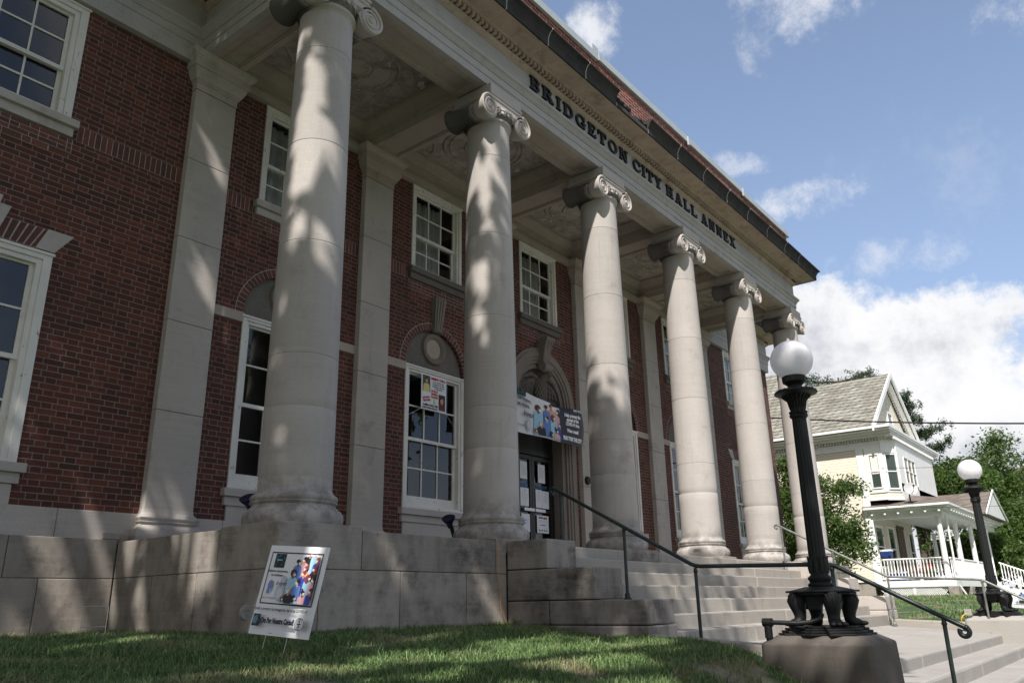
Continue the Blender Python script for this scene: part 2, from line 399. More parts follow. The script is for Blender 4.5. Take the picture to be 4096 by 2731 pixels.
BAY=[1.47,4.47,7.47,10.47,13.47]; WING=[-2.43,17.28]
UP=[(c,.63,.47) for c in BAY]+[(c,.72,.50) for c in WING]
LOW=[(c,.705,.54) for c in BAY if c!=7.47]; LOWW=[(c,.79,.575) for c in WING]
AZ=3.0
mb=MB()
holes=[(c-w,c+w,4.70,6.27) for c,w,g in UP]+[(c-w,c+w,.70,AZ) for c,w,g in LOW]+[(c-w,c+w,.70,3.03) for c,w,g in LOWW]+[(6.66,8.28,-.035,AZ)]
wall_panel(mb,-5.2,19.95,.305,6.30,YW,holes,[(c,AZ,.705) for c,w,g in LOW]+[(7.47,AZ,.81)])
mb.add([(19.95,YW,.305),(19.95,16,.305),(19.95,16,7.2),(19.95,YW,7.2)],[(0,1,2,3)])
mb.add([(-5.2,YW,.305),(-5.2,16,.305),(-5.2,16,7.2),(-5.2,YW,7.2)],[(3,2,1,0)])
mb.build('wall',M['brick'],CH)
mb=MB(); mb.box(-5.1,19.85,3.6,3.7,-.5,7.0); mb.build('interior_dark_sheet',M['dark'],CH)  # near-black sheet: darkness of the unlit rooms put into its colour
# attic / roof mass
mb=MB(); mb.box(-5.1,19.9,2.5,15.9,7.2,7.9); mb.box(-.1,15.1,-.1,2.6,7.25,7.62); mb.build('roof',M['asphalt'],CH)

# brick trim built brick by brick: every band, arch and apron is a part of its own
def soldier(x0,x1,z0,z1):
    mb=MB(); n=max(1,round((x1-x0)/.0677)); p=(x1-x0)/n
    mb.box(x0,x1,YW-.0015,YW+.02,z0,z1,1)
    for i in range(n): mb.box(x0+i*p+.005,x0+(i+1)*p-.005,YW-.005,YW+.01,z0+.004,z1-.004)
    mb.build('soldier_course',[M['brick_unit'],M['mortar']],CH)
def archring(cx,cz,r0,r1):
    mb=MB(); n=int(PI*(r0+r1)/2/.072); mb.ring_xz(cx,cz,r0,r1+.006,0,PI,YW-.0015,YW+.03,n=40,mi=1)
    for i in range(n):
        a=PI*i/n+.004; b=PI*(i+1)/n-.010; mb.ring_xz(cx,cz,r0-.002,r1-.004,a,b,YW-.005,YW+.03,n=1)
    mb.build('brick_arch',[M['brick_unit'],M['mortar']],CH)
for i in range(5):
    c=BAY[i]; soldier(3*i+.31,c-.70,4.485,4.69); soldier(c+.70,3*i+2.69,4.485,4.69)
for c in WING: soldier(c+.82,(-.31 if c<0 else 19.94),4.485,4.69); soldier((-5.1 if c<0 else 15.31),c-.82,4.485,4.69)
for c,w,g in LOW: archring(c,AZ+.01,.705,.82)
for c,w,g in LOWW:     # flat arch of fanned bricks
    mb=MB(); mb.prism_xz([(c-.62,3.05),(c+.62,3.05),(c+.72,3.30),(c-.72,3.30)],YW-.0015,YW+.02,1)
    n=18
    for i in range(n):
        a=-1+2*i/n+.012; b=-1+2*(i+1)/n-.012
        if abs((a+b)/2)<.28: continue
        mb.prism_xz([(c+.62*a,3.055),(c+.62*b,3.055),(c+.74*b,3.295),(c+.74*a,3.295)],YW-.005,YW+.01)
    mb.build('flat_arch',[M['brick_unit'],M['mortar']],CH)
for c,w,g in UP:             # stepped brick aprons below the upper sills
    mb=MB()
    for k,(hw,z0,z1) in enumerate(((w+.06,4.30,4.47),(w-.18,4.22,4.30))):
        mb.box(c-hw,c+hw,YW-.022,YW+.01,z0,z1,1)
        nr=max(1,round((z1-z0)/.0677))
        for r in range(nr):
            x=c-hw; j=0
            while x<c+hw-.02:
                l=min((.203,.098)[(j+r)%2],c+hw-x); mb.box(x,x+l-.009,YW-.025,YW-.018,z0+r*(z1-z0)/nr+.004,z0+(r+1)*(z1-z0)/nr-.004); x+=l; j+=1
    mb.build('brick_apron',[M['brick_unit'],M['mortar']],CH)

# stone trim on the walls
def spart(name,fn,mat='stone',bevel=.004):
    mb=MB(); fn(mb); return mb.build(name,M[mat],CH,bevel=bevel)
for i in range(5):
    c=BAY[i]
    if i==2: continue
    for x0,x1 in ((3*i+.30,c-.70),(c+.70,3*i+2.70)): spart('impost_block',lambda m: m.box(x0,x1,YW-.03,YW+.02,2.885,3.02),'brown_stone')
for x0,x1 in ((6.30,6.42),(8.58,8.70)): spart('impost_block',lambda m: m.box(x0,x1,YW-.03,YW+.02,2.885,3.02),'brown_stone')
for c,w,g in LOWW:
    for sg_ in (-1,1):
        pl=[(c+sg_*.60,3.05),(c+sg_*.80,3.05),(c+sg_*.975,3.305),(c+sg_*.70,3.305)]
        spart('springer_block',lambda m: m.prism_xz(pl if sg_>0 else pl[::-1],YW-.012,YW+.02))
    def ks(m):
        m.prism_xz([(c-.20,3.05),(c+.20,3.05),(c+.30,3.42),(c-.30,3.42)],YW-.03,YW+.02); m.prism_xz([(c-.12,3.05),(c+.12,3.05),(c+.19,3.50),(c-.19,3.50)],YW-.07,YW-.028)
    spart('keystone',ks)
def keystone(c,y,z0,z1,w0,w1,d0,d1):
    mb=MB(); f=y-d0; g=y-d1
    mb.hexa([(c-w0,f,z0),(c+w0,f,z0),(c+w0,y+.02,z0),(c-w0,y+.02,z0)],[(c-w1,g,z1),(c+w1,g,z1),(c+w1,y+.02,z1),(c-w1,y+.02,z1)])
    for k in (-.5,0,.5):
        mb.hexa([(c+k*w0-.02,f-.018,z0+.01),(c+k*w0+.02,f-.018,z0+.01),(c+k*w0+.02,f,z0+.01),(c+k*w0-.02,f,z0+.01)],[(c+k*w1-.02,g-.018,z1-.02),(c+k*w1+.02,g-.018,z1-.02),(c+k*w1+.02,g,z1-.02),(c+k*w1-.02,g,z1-.02)])
    return mb.build('keystone',M['door_stone'],CH,bevel=.006)
for c,w,g in LOW: keystone(c,YW,3.68,4.28,.09,.13,.06,.13)
# roughcast tympana with round medallions
for c,w,g in LOW:
    mb=MB(); n=28
    mb.add([(c,YW+.07,AZ)]+[(c+.705*math.cos(PI*i/n),YW+.07,AZ+.705*math.sin(PI*i/n)) for i in range(n+1)],[(0,i+2,i+1) for i in range(n)][0:0]+[tuple([0]+[i for i in range(n+1,0,-1)])])
    ty=mb.build('tympanum',M['rough'],CH)
    mb=MB(); mb.lathe([(.16,.0),(.20,-.05),(.235,-.06),(.265,-.045),(.275,.01)],(c,YW+.06,3.40),36,axis='y',cap=False)
    md=mb.build('medallion',M['door_stone'],ty,smooth=40)
    mb=MB(); mb.lathe([(.165,-.012),(.165,.0)],(c,YW+.06,3.40),36,axis='y'); mb.build('roundel',M['marble'],md) if False else mb.build('roundel',M['marble'],ty)

# windows ------------------------------------------------------------
def frame_boxes(mb,cx,hw,z0,z1,w,y0,y1,sill=None):
    mb.box(cx-hw,cx-hw+w,y0,y1,z0,z1); mb.box(cx+hw-w,cx+hw,y0,y1,z0,z1)
    mb.box(cx-hw+w,cx+hw-w,y0,y1,z1-w,z1); mb.box(cx-hw+w,cx+hw-w,y0,y1,z0,z0+(w if sill is None else sill))
def window(cx,hw,gw,z0,z1,zr,curtain=None,apron=True,stone_m='stone',tall=False):
    mb=MB(); cw=hw-gw; bs=.06 if not tall else .15
    frame_boxes(mb,cx,hw-.001,z0,z1,cw*.42,YW-.022,YW+.06,.04)
    frame_boxes(mb,cx,hw-cw*.42,z0+.04,z1-cw*.42,cw*.26,YW+.002,YW+.10,.02)
    mb.box(cx-hw-.015,cx+hw+.015,YW-.04,YW-.023,z1-.035,z1-.002)
    o=mb.build('window',M['white'],CH,bevel=.004)
    s=MB(); a=cw*.68; ih=hw-a; zb=z0+.06; zt=z1-a+.02
    for (p0,p1,y) in ((zr-.02,zt,YW+.055),(zb,zr+.03,YW+.095)):
        st=.045; frame_boxes(s,cx,ih,p0,p1,st,y,y+.04,(bs if p0==zb else .05))
        gx0,gx1=cx-ih+st,cx+ih-st; g0=p0+(bs if p0==zb else .05); g1=p1-st
        for k in (1,2): x=gx0+(gx1-gx0)*k/3; s.box(x-.011,x+.011,y+.006,y+.034,g0,g1)
        zm=(g0+g1)/2
        for k in range(3):
            xa=gx0+(gx1-gx0)*k/3+(.011 if k else 0); xb=gx0+(gx1-gx0)*(k+1)/3-(.011 if k<2 else 0)
            s.box(xa,xb,y+.006,y+.034,zm-.011,zm+.011)
    s.build('sash',M['white'],o)
    p=MB(); p.add([(cx-ih,YW+.078,zr),(cx+ih,YW+.078,zr),(cx+ih,YW+.078,zt),(cx-ih,YW+.078,zt)],[(0,1,2,3)])
    p.add([(cx-ih,YW+.118,zb),(cx+ih,YW+.118,zb),(cx+ih,YW+.118,zr+.02),(cx-ih,YW+.118,zr+.02)],[(0,1,2,3)])
    p.build('pane',M['glass'],o)
    s=MB(); s.box(cx-hw-.075,cx+hw+.075,YW-.10,YW+.04,z0-.10,z0-.004); s.box(cx-hw-.04,cx+hw+.04,YW-.05,YW+.03,z0-.21,z0-.101)
    if apron: s.box(cx-hw+.01,cx+hw-.01,YW-.025,YW+.02,.3055,z0-.211)
    s.build('sill',M[stone_m],o,bevel=.006)
    if curtain:
        q=MB(); n=60; cx0,cx1,c0,c1=cx+curtain[0]*ih,cx+curtain[1]*ih,z0+.05,z1-.1
        for i in range(n+1):
            t=i/n; x=cx0+(cx1-cx0)*t; y=YW+.27+.025*math.sin(t*46+cx)+.012*math.sin(t*17)
            q.v+= [(x,y,c0),(x,y,c1)]
        for i in range(n): q.f.append((2*i,2*i+2,2*i+3,2*i+1)); q.m.append(0)
        q.build('curtain',M[curtain[2] if len(curtain)>2 else 'curtain'],o,smooth=60)
    return o
for i,(c,w,g) in enumerate(UP):
    window(c,w,g,4.70,6.268,5.36,{0:(-1,1),1:(-1,.62),2:(-1,.72),3:(-1,1),4:(-1,1),6:(-1,1,'blind')}.get(i),False,'dark_sill' if 0<i<5 else 'stone')
for i,(c,w,g) in enumerate(LOW): window(c,w,g,.70,2.998,1.80,None,True,'stone',True)
for i,(c,w,g) in enumerate(LOWW): window(c,w,g,.72,3.028,1.82,None,True,'stone',True)

# pilasters (six) -----------------------------------------------------
BASEP=[(.0,0),(.455,.0),(.47,.03),(.479,.08),(.475,.12),(.45,.155),(.425,.168),(.42,.18),(.40,.195),(.397,.205),(.408,.22),(.418,.226),(.418,.238),(.40,.242),(.415,.262),(.418,.28),(.405,.302),(.385,.310),(.383,.318),(.372,.325),(.362,.345),(.356,.39)]
def pilaster_parts(cx):
    w=.30; y=2.317
    mb=MB(); zs=[.31,1.506,2.623,3.734,4.846,5.888]
    for a,b in zip(zs[:-1],zs[1:]): mb.box(cx-w,cx+w,y,YW+.03,a+.003,b-.003)
    sh=mb.build('pilaster',M['stone'],CH,bevel=.006)
    b=MB(); path=[(cx-w,YW+.02),(cx-w,y),(cx+w,y),(cx+w,YW+.02)]
    pr=[(-.05,0)]+[(r-.356,z*.95) for r,z in BASEP[1:]]+[(-.05,.375)]
    b.sweep(pr,path); b.build('base',M['stone'],sh,smooth=35)
    c=MB(); c.sweep([(-.05,5.894),(.006,5.894),(.006,5.985),(.018,5.99),(.018,6.005),(.03,6.01),(.03,6.03),(.045,6.035),(.055,6.06),(.085,6.12),(.092,6.175),(.115,6.18),(.115,6.285),(.125,6.29),(.135,6.31),(.165,6.335),(.175,6.35),(.175,6.40),(-.05,6.40)],path)
    c.box(cx-w-.1,cx+w+.1,y-.1,YW+.01,6.352,6.399); c.build('capital',M['brown_stone'] if cx>1 else M['stone'],sh,smooth=35)
for i in range(6): pilaster_parts(3.0*i)

# columns (six) -------------------------------------------------------
def shaft_r(z):
    t=(z-.34)/(5.85-.34); return .356-.048*(t**1.6)
prof=[(.356,.325)]
for zj in (1.143,1.68,2.912,4.113,5.33,None):
    z0=prof[-1][1]; z1=zj if zj else 5.855
    for k in range(1,6): z=z0+(z1-.006-z0)*k/5; prof.append((shaft_r(z),z))
    if zj: prof+= [(shaft_r(zj)-(.004 if zj!=1.143 else .0015),zj-.003),(shaft_r(zj)-(.004 if zj!=1.143 else .0015),zj+.003),(shaft_r(zj),zj+.006)]
root_loc=(0,0,0)
mb=MB(); mb.lathe(prof,(0,0,0),64)
COLUMN=mb.build('column',M['shaft'],CH,loc=(0,0,0),smooth=40)
mb=MB(); mb.lathe(BASEP[1:18]+[(.372,.325),(.364,.335),(.357,.36)],(0,0,0),64); mb.build('base',M['shaft'],COLUMN,smooth=50)
cap=MB()
cap.lathe([(.30,5.84),(.318,5.855),(.318,5.865),(.308,5.872),(.325,5.885),(.342,5.90),(.345,5.918),(.335,5.935),(.32,5.94),(.33,5.95),(.37,6.0),(.395,6.05),(.385,6.085),(.36,6.09)],(0,0,0),48)
for k in range(22):                       # egg and dart
    a=2*PI*(k+.5)/22; Rm=Matrix.Rotation(a,3,'Z')@Matrix.Rotation(-.55,3,'Y')
    cap.sphere((.372*math.cos(a),.372*math.sin(a),6.015),(.022,.034,.05),8,6,M=Rm)
    a2=2*PI*k/22; cap.tube([(.35*math.cos(a2),.35*math.sin(a2),5.965),(.405*math.cos(a2),.405*math.sin(a2),6.06)],[.004,.012],5)
for s in (-1,1):                          # baluster sides and scrolls
    ex=.378*s; ez=5.985
    pr=[(.05,-.352),(.165,-.352),(.176,-.345),(.176,-.325),(.165,-.30),(.15,-.24),(.132,-.17),(.122,-.11)]
    for yk in (-.10,-.06,-.02,.02,.06): pr+= [(.112,yk),(.124,yk+.008),(.128,yk+.02),(.124,yk+.032)]
    pr+=[(.122,.11),(.132,.17),(.15,.24),(.165,.30),(.176,.325),(.176,.345),(.165,.352),(.05,.352)]
    cap.lathe(pr,(ex,0,ez+.012),30,axis='y')
    for fy in (-1,1):
        pts=[];rs=[]; T=2.4*2*PI
        for k in range(70):
            t=k/69; r=.145*(1-t)+.034; ang=PI/2-s*t*T
            pts.append((ex+r*math.cos(ang),fy*.355,ez+.012+r*math.sin(ang))); rs.append(.017*(1-t)+.007)
        cap.tube(pts,rs,6)
        cap.sphere((ex,fy*.352,ez+.012),(.036,.026,.036),12,8)
        # acanthus leaf in the corner between scroll and echinus
        for j in range(4):
            cap.sphere((ex-s*(.15+.03*j),fy*(.352-.006*j),6.055-.022*j),(.035,.016,.013),8,5,M=Matrix.Rotation(s*(.5+.2*j),3,'Y'))
for fy in (-1,1):                         # band joining the scrolls
    y0,y1=(-.352,-.25) if fy<0 else (.25,.352)
    cap.box(-.37,.37,y0,y1,6.085,6.178)
    yy=fy*.352
    cap.tube([(-.38,yy,6.176),(.38,yy,6.176)],.014,6); cap.tube([(-.25,yy,6.075),(.25,yy,6.075)],.011,6)
cap.box(-.36,.36,-.30,.30,6.10,6.20)
for (h,z0,z1) in ((.352,6.196,6.225),(.366,6.2255,6.262),(.352,6.2625,6.404)): cap.box(-h,h,-h,h,z0,z1)
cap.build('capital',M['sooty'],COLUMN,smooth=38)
COLUMN.location=Vector((0,0,0))-WL[CH]
for i in range(1,6):
    c=copy_tree(COLUMN,CH); c.location=Vector((3.0*i,0,0))-WL[CH]

# entablature ---------------------------------------------------------
PATH=[(-5.3,2.61),(0,2.61),(0,0),(15,0),(15,2.61),(19.72,2.61),(19.72,15.5)]
mb=MB(); mb.sweep([(.19,6.44),(.19,6.405),(.283,6.405),(.283,6.525),(.298,6.531),(.298,6.645),(.314,6.651),(.314,6.672),(.322,6.678),(.330,6.70),(.352,6.73),(.37,6.742),(.374,6.752),(.374,6.79),(.36,6.80),(.29,6.806),(.1,6.81)],PATH)
for x0,x1 in ((-5.2,-.40),(15.40,19.95)): mb.box(x0,x1,2.327,YW+.01,6.275,6.406)
mb.box(19.96,20.003,2.33,15,6.275,6.406)
mb.build('architrave',M['frieze'],CH,smooth=30)
mb=MB(); mb.sweep([(.1,6.80),(.276,6.80),(.276,7.155),(.1,7.155)],PATH); mb.build('frieze',M['frieze'],CH)
mb=MB(); mb.sweep([(.1,7.15),(.285,7.15),(.292,7.165),(.32,7.18),(.345,7.205),(.352,7.232),(.35,7.24),(.345,7.245),(.345,7.315),(.44,7.316),(.455,7.335),(.50,7.352),(.52,7.356),(.72,7.362),(.72,7.352),(.742,7.352),(.745,7.36),(.72,7.40),(.1,7.41)],PATH)
for a,b in zip(PATH[:-1],PATH[1:]):       # dentils
    A=Vector((*a,0)); B=Vector((*b,0)); d=(B-A).normalized(); nrm=Vector((d.y,-d.x,0)); Ln=(B-A).length; n=int(Ln/.098)
    for k in range(n):
        p=A+d*(k+.5)*.098; q=[p+d*e+nrm*o for e,o in ((-.028,.34),(-.028,.415),(.028,.415),(.028,.34))]
        mb.prism_xy([(v.x,v.y) for v in q],7.248,7.312)
mb.build('cornice',M['soffit'],CH,smooth=30)
mb=MB(); mb.sweep([(.347,7.246),(.347,7.3145)],PATH,cap=False); mb.build('dentil_band',M['dentil_shade'],CH)  # dark strip behind the dentils: shadow of the gaps put into colour
def gutter_run(mb,mj,p0,p1,miss=()):
    A=Vector((*p0,0)); B=Vector((*p1,0))
    return
GP=[(.60,7.412),(.742,7.412),(.742,7.36),(.756,7.352),(.775,7.352),(.778,7.48),(.784,7.49),(.79,7.50),(.80,7.53),(.82,7.565),(.84,7.585),(.860,7.593),(.868,7.603),(.868,7.628),(.60,7.645)]
GB=[(.60,7.412),(.742,7.412),(.742,7.36),(.756,7.352),(.775,7.352),(.772,7.42),(.75,7.47),(.72,7.50),(.67,7.51),(.60,7.52)]
mb=MB(); mj=MB()
def offs(path,o):
    out=[]
    for i,p in enumerate(path):
        v=Vector(p); d0=(v-Vector(path[i-1])).normalized() if i else None; d1=(Vector(path[i+1])-v).normalized() if i<len(path)-1 else None
        d0=d0 or d1; d1=d1 or d0; n0=Vector((d0.y,-d0.x)); n1=Vector((d1.y,-d1.x)); k=n0+n1; k/=k.dot(n0); out.append(v+o*k)
    return out
broken=[(5.55,6.62),(2.55,3.5)]
def section(path,brk=False):
    mb.sweep(GB if brk else GP,path,cap=True)
sec=[]
x=-.0
for a,b in ((0,1.25),(1.25,2.5),(2.5,3.52),(3.52,4.56),(4.56,5.52),(5.52,6.62),(6.62,7.78),(7.78,8.9),(8.9,10.05),(10.05,11.15),(11.15,12.3),(12.3,13.45),(13.45,14.4)):
    section([(a+.008,random.uniform(-.006,.006)),(b-.008,random.uniform(-.006,.006))],a==5.52)
    mj.sweep([(o+.004,z) for o,z in (GP if a!=5.52 and b!=5.52 else GB)],[(b-.008,0),(b+.008,0)])
section([(14.408,0),(15,0),(15,2.61),(16.3,2.61)]); section([(16.315,2.61),(18,2.61)]); section([(18.015,2.61),(19.72,2.61),(19.72,15)])
section([(-5.3,2.61),(-2.6,2.61)]); section([(-2.585,2.61),(0,2.61),(0,0),(.0,-.0001)][:3])
# rubble on the broken length
for k in range(26):
    x=random.uniform(5.55,6.6); h=random.uniform(.02,.07)
    mb.sphere((x,-.70+random.uniform(-.06,.06),7.49+h*.4),(random.uniform(.04,.1),.06,h),7,5)
mb.build('gutter',M['gutter'],CH,smooth=30); mj.build('gutter_joint',M['pale_joint'],CH)

# porch ceiling: beams, coffers, plaster panels
mb=MB(); st=.085
def soffit_panel(x0,x1,y0,y1):
    for k,(i0,i1,z) in enumerate(((0,st,6.404),(st,st+.02,6.42))):
        mb.box(x0+i0,x1-i0,y0+i0,y0+i1,z,6.46); mb.box(x0+i0,x1-i0,y1-i1,y1-i0,z,6.46)
        mb.box(x0+i0,x0+i1,y0+i1,y1-i1,z,6.46); mb.box(x1-i1,x1-i0,y0+i1,y1-i1,z,6.46)
    mb.box(x0+st+.02,x1-st-.02,y0+st+.02,y1-st-.02,6.444,6.47)
for i in range(5):
    soffit_panel(3*i+.37,3*i+2.63,-.19,.282); mb.box(3*i+.36,3*i+2.64,-.18,.275,6.461,6.9)
for i in range(6):
    a,b=(-.19 if i==0 else -.282),(.19 if i==5 else .282)
    soffit_panel(3*i+a,3*i+b,.37,2.25); mb.box(3*i+a+.006,3*i+b-.006,.36,2.40,6.461,6.9)
    mb.box(3*i+a,3*i+b,-.19,.369,6.407,6.46)
mb.build('ceiling_beam',M['brown_stone'],CH,bevel=.003)
mb=MB()
for i in range(5):
    x0,x1,y0,y1=3*i+.283,3*i+2.717,.283,2.40
    mb.sweep([(0,6.405),(.0,6.53),(.02,6.535),(.02,6.66),(.045,6.675),(.06,6.71),(.10,6.75),(.115,6.80),(.135,6.805),(.135,6.88)],[(x0,y0),(x0,y1),(x1,y1),(x1,y0)],closed=True)
    mb.sweep([(-.02,6.275),(.07,6.275),(.07,6.405),(.0,6.41)],[(x0+.10,y1),(x1-.10,y1)])
mb.build('ceiling_moulding',M['brown_stone'],CH,smooth=30)
mb=MB(); mb.add([(0,.2,6.86),(15,.2,6.86),(15,2.42,6.86),(0,2.42,6.86)],[(3,2,1,0)])
for i in range(5):
    cx,cy=3*i+1.5,1.34
    for r,t in ((.72,.032),(.62,.02),(.34,.03),(.26,.015)):
        mb.tube([(cx+r*math.cos(a*2*PI/48),cy+r*.92*math.sin(a*2*PI/48),6.858) for a in range(49)],t,6,cap=False)
    for sx in (-1,1):
        for sy in (-1,1):
            mb.tube([(cx+sx*1.0,cy+sy*.35,6.858),(cx+sx*.78,cy+sy*.48,6.858),(cx+sx*.60,cy+sy*.62,6.858),(cx+sx*.50,cy+sy*.82,6.858),(cx+sx*1.0,cy+sy*.82,6.858),(cx+sx*1.0,cy+sy*.35,6.858)],.018,6)
mb.build('ceiling_panel',M['plaster'],CH,smooth=50)

# brick parapet and metal coping
mb=MB(); mb.box(-.278,15.27,-.279,.1,7.60,8.66); mb.box(-.278,.1,.1,2.6,7.60,8.66); mb.box(14.9,15.27,.1,2.6,7.60,8.66); mb.build('parapet',M['brick_top'],CH)
mb=MB()
for a,b,dz in ((-.34,2.4,.02),(2.42,5.76,0),(5.80,9.33,.03),(9.36,12.25,.03),(12.29,15.42,-.015)):
    mb.box(a,b,-.325,.16,8.64+dz,8.79+dz)
mb.box(5.60,5.80,-.31,.12,8.793,8.93)
for x in (9.33,12.27): mb.prism_xz([(x-.02,8.58),(x+.05,8.58),(x+.03,8.70),(x-.02,8.79)],-.36,-.326)
mb.box(15.0,15.42,.165,2.6,8.64,8.79); mb.box(-.34,.16,.165,2.6,8.64,8.79)
mb.build('coping',M['coping'],CH,bevel=.005)

# ------------------------------------------------------------------ façade lettering
H=.235; T=.052; SF=.030
def g_rect(mb,x0,x1,z0,z1,d): mb.prism_xz([(x0,z0),(x1,z0),(x1,z1),(x0,z1)],-.279-d,-.276)
def g_poly(mb,p,d): mb.prism_xz(p,-.279-d,-.276)
def g_arc(mb,cx,cz,rx,rz,t,a0,a1,d,n=14):
    def P(k,a): return (cx+(rx-k)*math.cos(a),cz+(rz-k*.62)*math.sin(a))
    for i in range(n):
        a=a0+(a1-a0)*i/n; b=a0+(a1-a0)*(i+1)/n
        g_poly(mb,[P(t,a),P(0,a),P(0,b),P(t,b)],d)
def stem(mb,x,d,t=T,z0=0,z1=H,s=.024):
    g_rect(mb,x,x+t,z0,z1,d); g_rect(mb,x-s,x+t+s,z0,z0+SF,d+.001) if z0==0 else None; g_rect(mb,x-s,x+t+s,z1-SF,z1,d+.0012) if z1==H else None
def glyph(ch):
    mb=MB(); D=.030; s=.024; w=.2
    if ch=='I': stem(mb,s,D); w=T+2*s
    elif ch in 'BRDP':
        stem(mb,s,D); x=s+T-.01
        if ch=='D': g_rect(mb,x,x+.045,0,.036,D+.002); g_rect(mb,x,x+.045,H-.036,H,D+.002); g_arc(mb,x+.04,H/2,.125,H/2,T,-PI/2,PI/2,D+.003); w=x+.17
        if ch=='B':
            for c,r in ((.0635,.0645),(.174,.061)): g_rect(mb,x,x+.05,c-r,c-r+.032,D+.0015+r*.01); g_rect(mb,x,x+.05,c+r-.032,c+r,D+.0022+r*.01); g_arc(mb,x+.05,c,.085,r,T*.95,-PI/2,PI/2,D+.003)
            w=x+.14
        if ch=='R':
            c,r=.172,.063; g_rect(mb,x,x+.05,c-r,c-r+.032,D+.002); g_rect(mb,x,x+.05,c+r-.032,c+r,D+.003); g_arc(mb,x+.05,c,.085,r,T*.95,-PI/2,PI/2,D+.004)
            g_poly(mb,[(x+.105,0),(x+.185,0),(x+.185,.03),(x+.17,.03),(x+.095,.115),(x+.03,.115)],D+.005); w=x+.19
    elif ch in 'COG':
        a=PI*.24
        if ch=='O': g_arc(mb,.125,H/2,.125,H/2+.004,T,0,2*PI,D,28)
        else: g_arc(mb,.125,H/2,.125,H/2+.004,T,a,2*PI-a,D,24)
        w=.25
        if ch in 'CG': g_poly(mb,[(.195,H-.09),(.222,H-.09),(.222,H),(.205,H),(.18,H-.035)],D+.002); w=.23
        if ch=='C': g_poly(mb,[(.18,.03),(.20,0.02),(.226,.07),(.2,.08)],D+.002)
        if ch=='G': g_rect(mb,.172,.222,.0,.11,D+.003); g_rect(mb,.14,.245,.085,.112,D+.004); w=.25
    elif ch in 'EL':
        stem(mb,s,D); x=s+T-.005
        g_rect(mb,x,x+.115,0,SF+.004,D+.002); g_poly(mb,[(x+.085,0),(x+.125,0),(x+.125,.075),(x+.108,.075)],D+.003)
        if ch=='E':
            g_rect(mb,x,x+.105,H-SF-.004,H,D+.002); g_poly(mb,[(x+.098,H-.07),(x+.113,H-.07),(x+.113,H),(x+.08,H)],D+.003)
            g_rect(mb,x,x+.07,.104,.13,D+.002); g_rect(mb,x+.055,x+.072,.08,.154,D+.003)
        w=x+.13
    elif ch=='T':
        x=.082; g_rect(mb,x,x+T,0,H,D); g_rect(mb,x-s,x+T+s,0,SF,D+.001); g_rect(mb,0,.216,H-SF-.004,H,D+.002)
        g_rect(mb,0,.018,H-.085,H,D+.003); g_rect(mb,.198,.216,H-.085,H,D+.003); w=.216
    elif ch=='H': stem(mb,s,D); stem(mb,s+.135,D); g_rect(mb,s+T,s+.135,H/2-.017,H/2+.017,D+.002); w=2*s+.135+T
    elif ch=='N':
        g_rect(mb,.02,.05,0,H,D); g_rect(mb,0,.075,0,.026,D+.001); g_rect(mb,.18,.21,0,H,D); g_rect(mb,.155,.235,H-.026,H,D+.001); g_rect(mb,0,.05,H-.026,H,D+.0011)
        g_poly(mb,[(.15,0),(.21,0),(.085,H),(.02,H)],D+.003); w=.235
    elif ch=='A':
        g_poly(mb,[(.03,0),(.062,0),(.135,H),(.10,H)],D); g_poly(mb,[(.165,0),(.228,0),(.15,H),(.088,H)],D+.002); g_rect(mb,.075,.17,.062,.09,D+.003)
        g_rect(mb,0,.092,0,.026,D+.004); g_rect(mb,.14,.25,0,.026,D+.004); w=.25
    elif ch=='Y':
        g_rect(mb,.088,.14,0,.11,D); g_rect(mb,.06,.168,0,SF,D+.001); g_poly(mb,[(.09,.09),(.135,.12),(.075,H),(.012,H)],D+.002); g_poly(mb,[(.10,.11),(.138,.09),(.212,H),(.178,H)],D+.003)
        g_rect(mb,-.006,.095,H-.026,H,D+.004); g_rect(mb,.15,.235,H-.026,H,D+.004); w=.23
    elif ch=='X':
        g_poly(mb,[(.16,0),(.225,0),(.085,H),(.02,H)],D); g_poly(mb,[(.025,0),(.06,0),(.215,H),(.178,H)],D+.002)
        for a,b in ((0,.09),(.135,.245)): g_rect(mb,a,b,0,.026,D+.003); g_rect(mb,a,b,H-.026,H,D+.003)
        w=.245
    return mb,w
for word,x0,x1 in (('BRIDGETON',3.68,6.65),('CITY',6.86,7.96),('HALL',8.16,9.50),('ANNEX',9.73,11.48)):
    gl=[glyph(c) for c in word]; tot=sum(w for _,w in gl); gap=(x1-x0-tot*1.18)/(len(gl)-1); x=x0
    for g,w in gl:
        g.v=[(x+vx*1.18,vy,6.912+vz) for vx,vy,vz in g.v]; g.build('letter',M['letter'],CH); x+=w*1.18+gap

# ------------------------------------------------------------------ stylobate, steps, cheek walls, base courses
mb=MB(); mj=MB()
def blk(x0,x1,y0,y1,z0,z1,g=.005): mb.box(x0+g,x1-g,y0+g if y0>-5 else y0,y1-g,z0+g,z1)
# porch front and left end: upper course
mb.box(-.60,.342,-.62,.275,-.395,0)
mb.box(-.60,.0,.283,2.19,-.395,-.022)
mb.box(.35,2.325,-.62,.3,-.395,-.036); mb.box(2.333,2.516,-.618,.3,-.395,-.008)
low=[(-.60,-.135),(-.127,.855),(.863,1.83),(1.838,2.516)]
for a,b in low: mb.box(a,b,-.618,.3,-.935,-.399)
for a,b in ((.3,.6),(.608,1.40),(1.408,2.19)): mb.box(-.598,-.1,a+.004,b,-.935,-.399)
mb.box(-.615,2.51,-.632,.3,-1.2,-.94); mb.box(-.615,-.1,.304,2.19,-1.2,-.94)
mj.box(-.585,2.6,-.60,2.2,-1.2,-.042); mj.build('base_joint',M['dark_joint'],CH); mj=MB(); mb.build('base_wall',M['stone_base'],CH,bevel=.007); mb=MB()
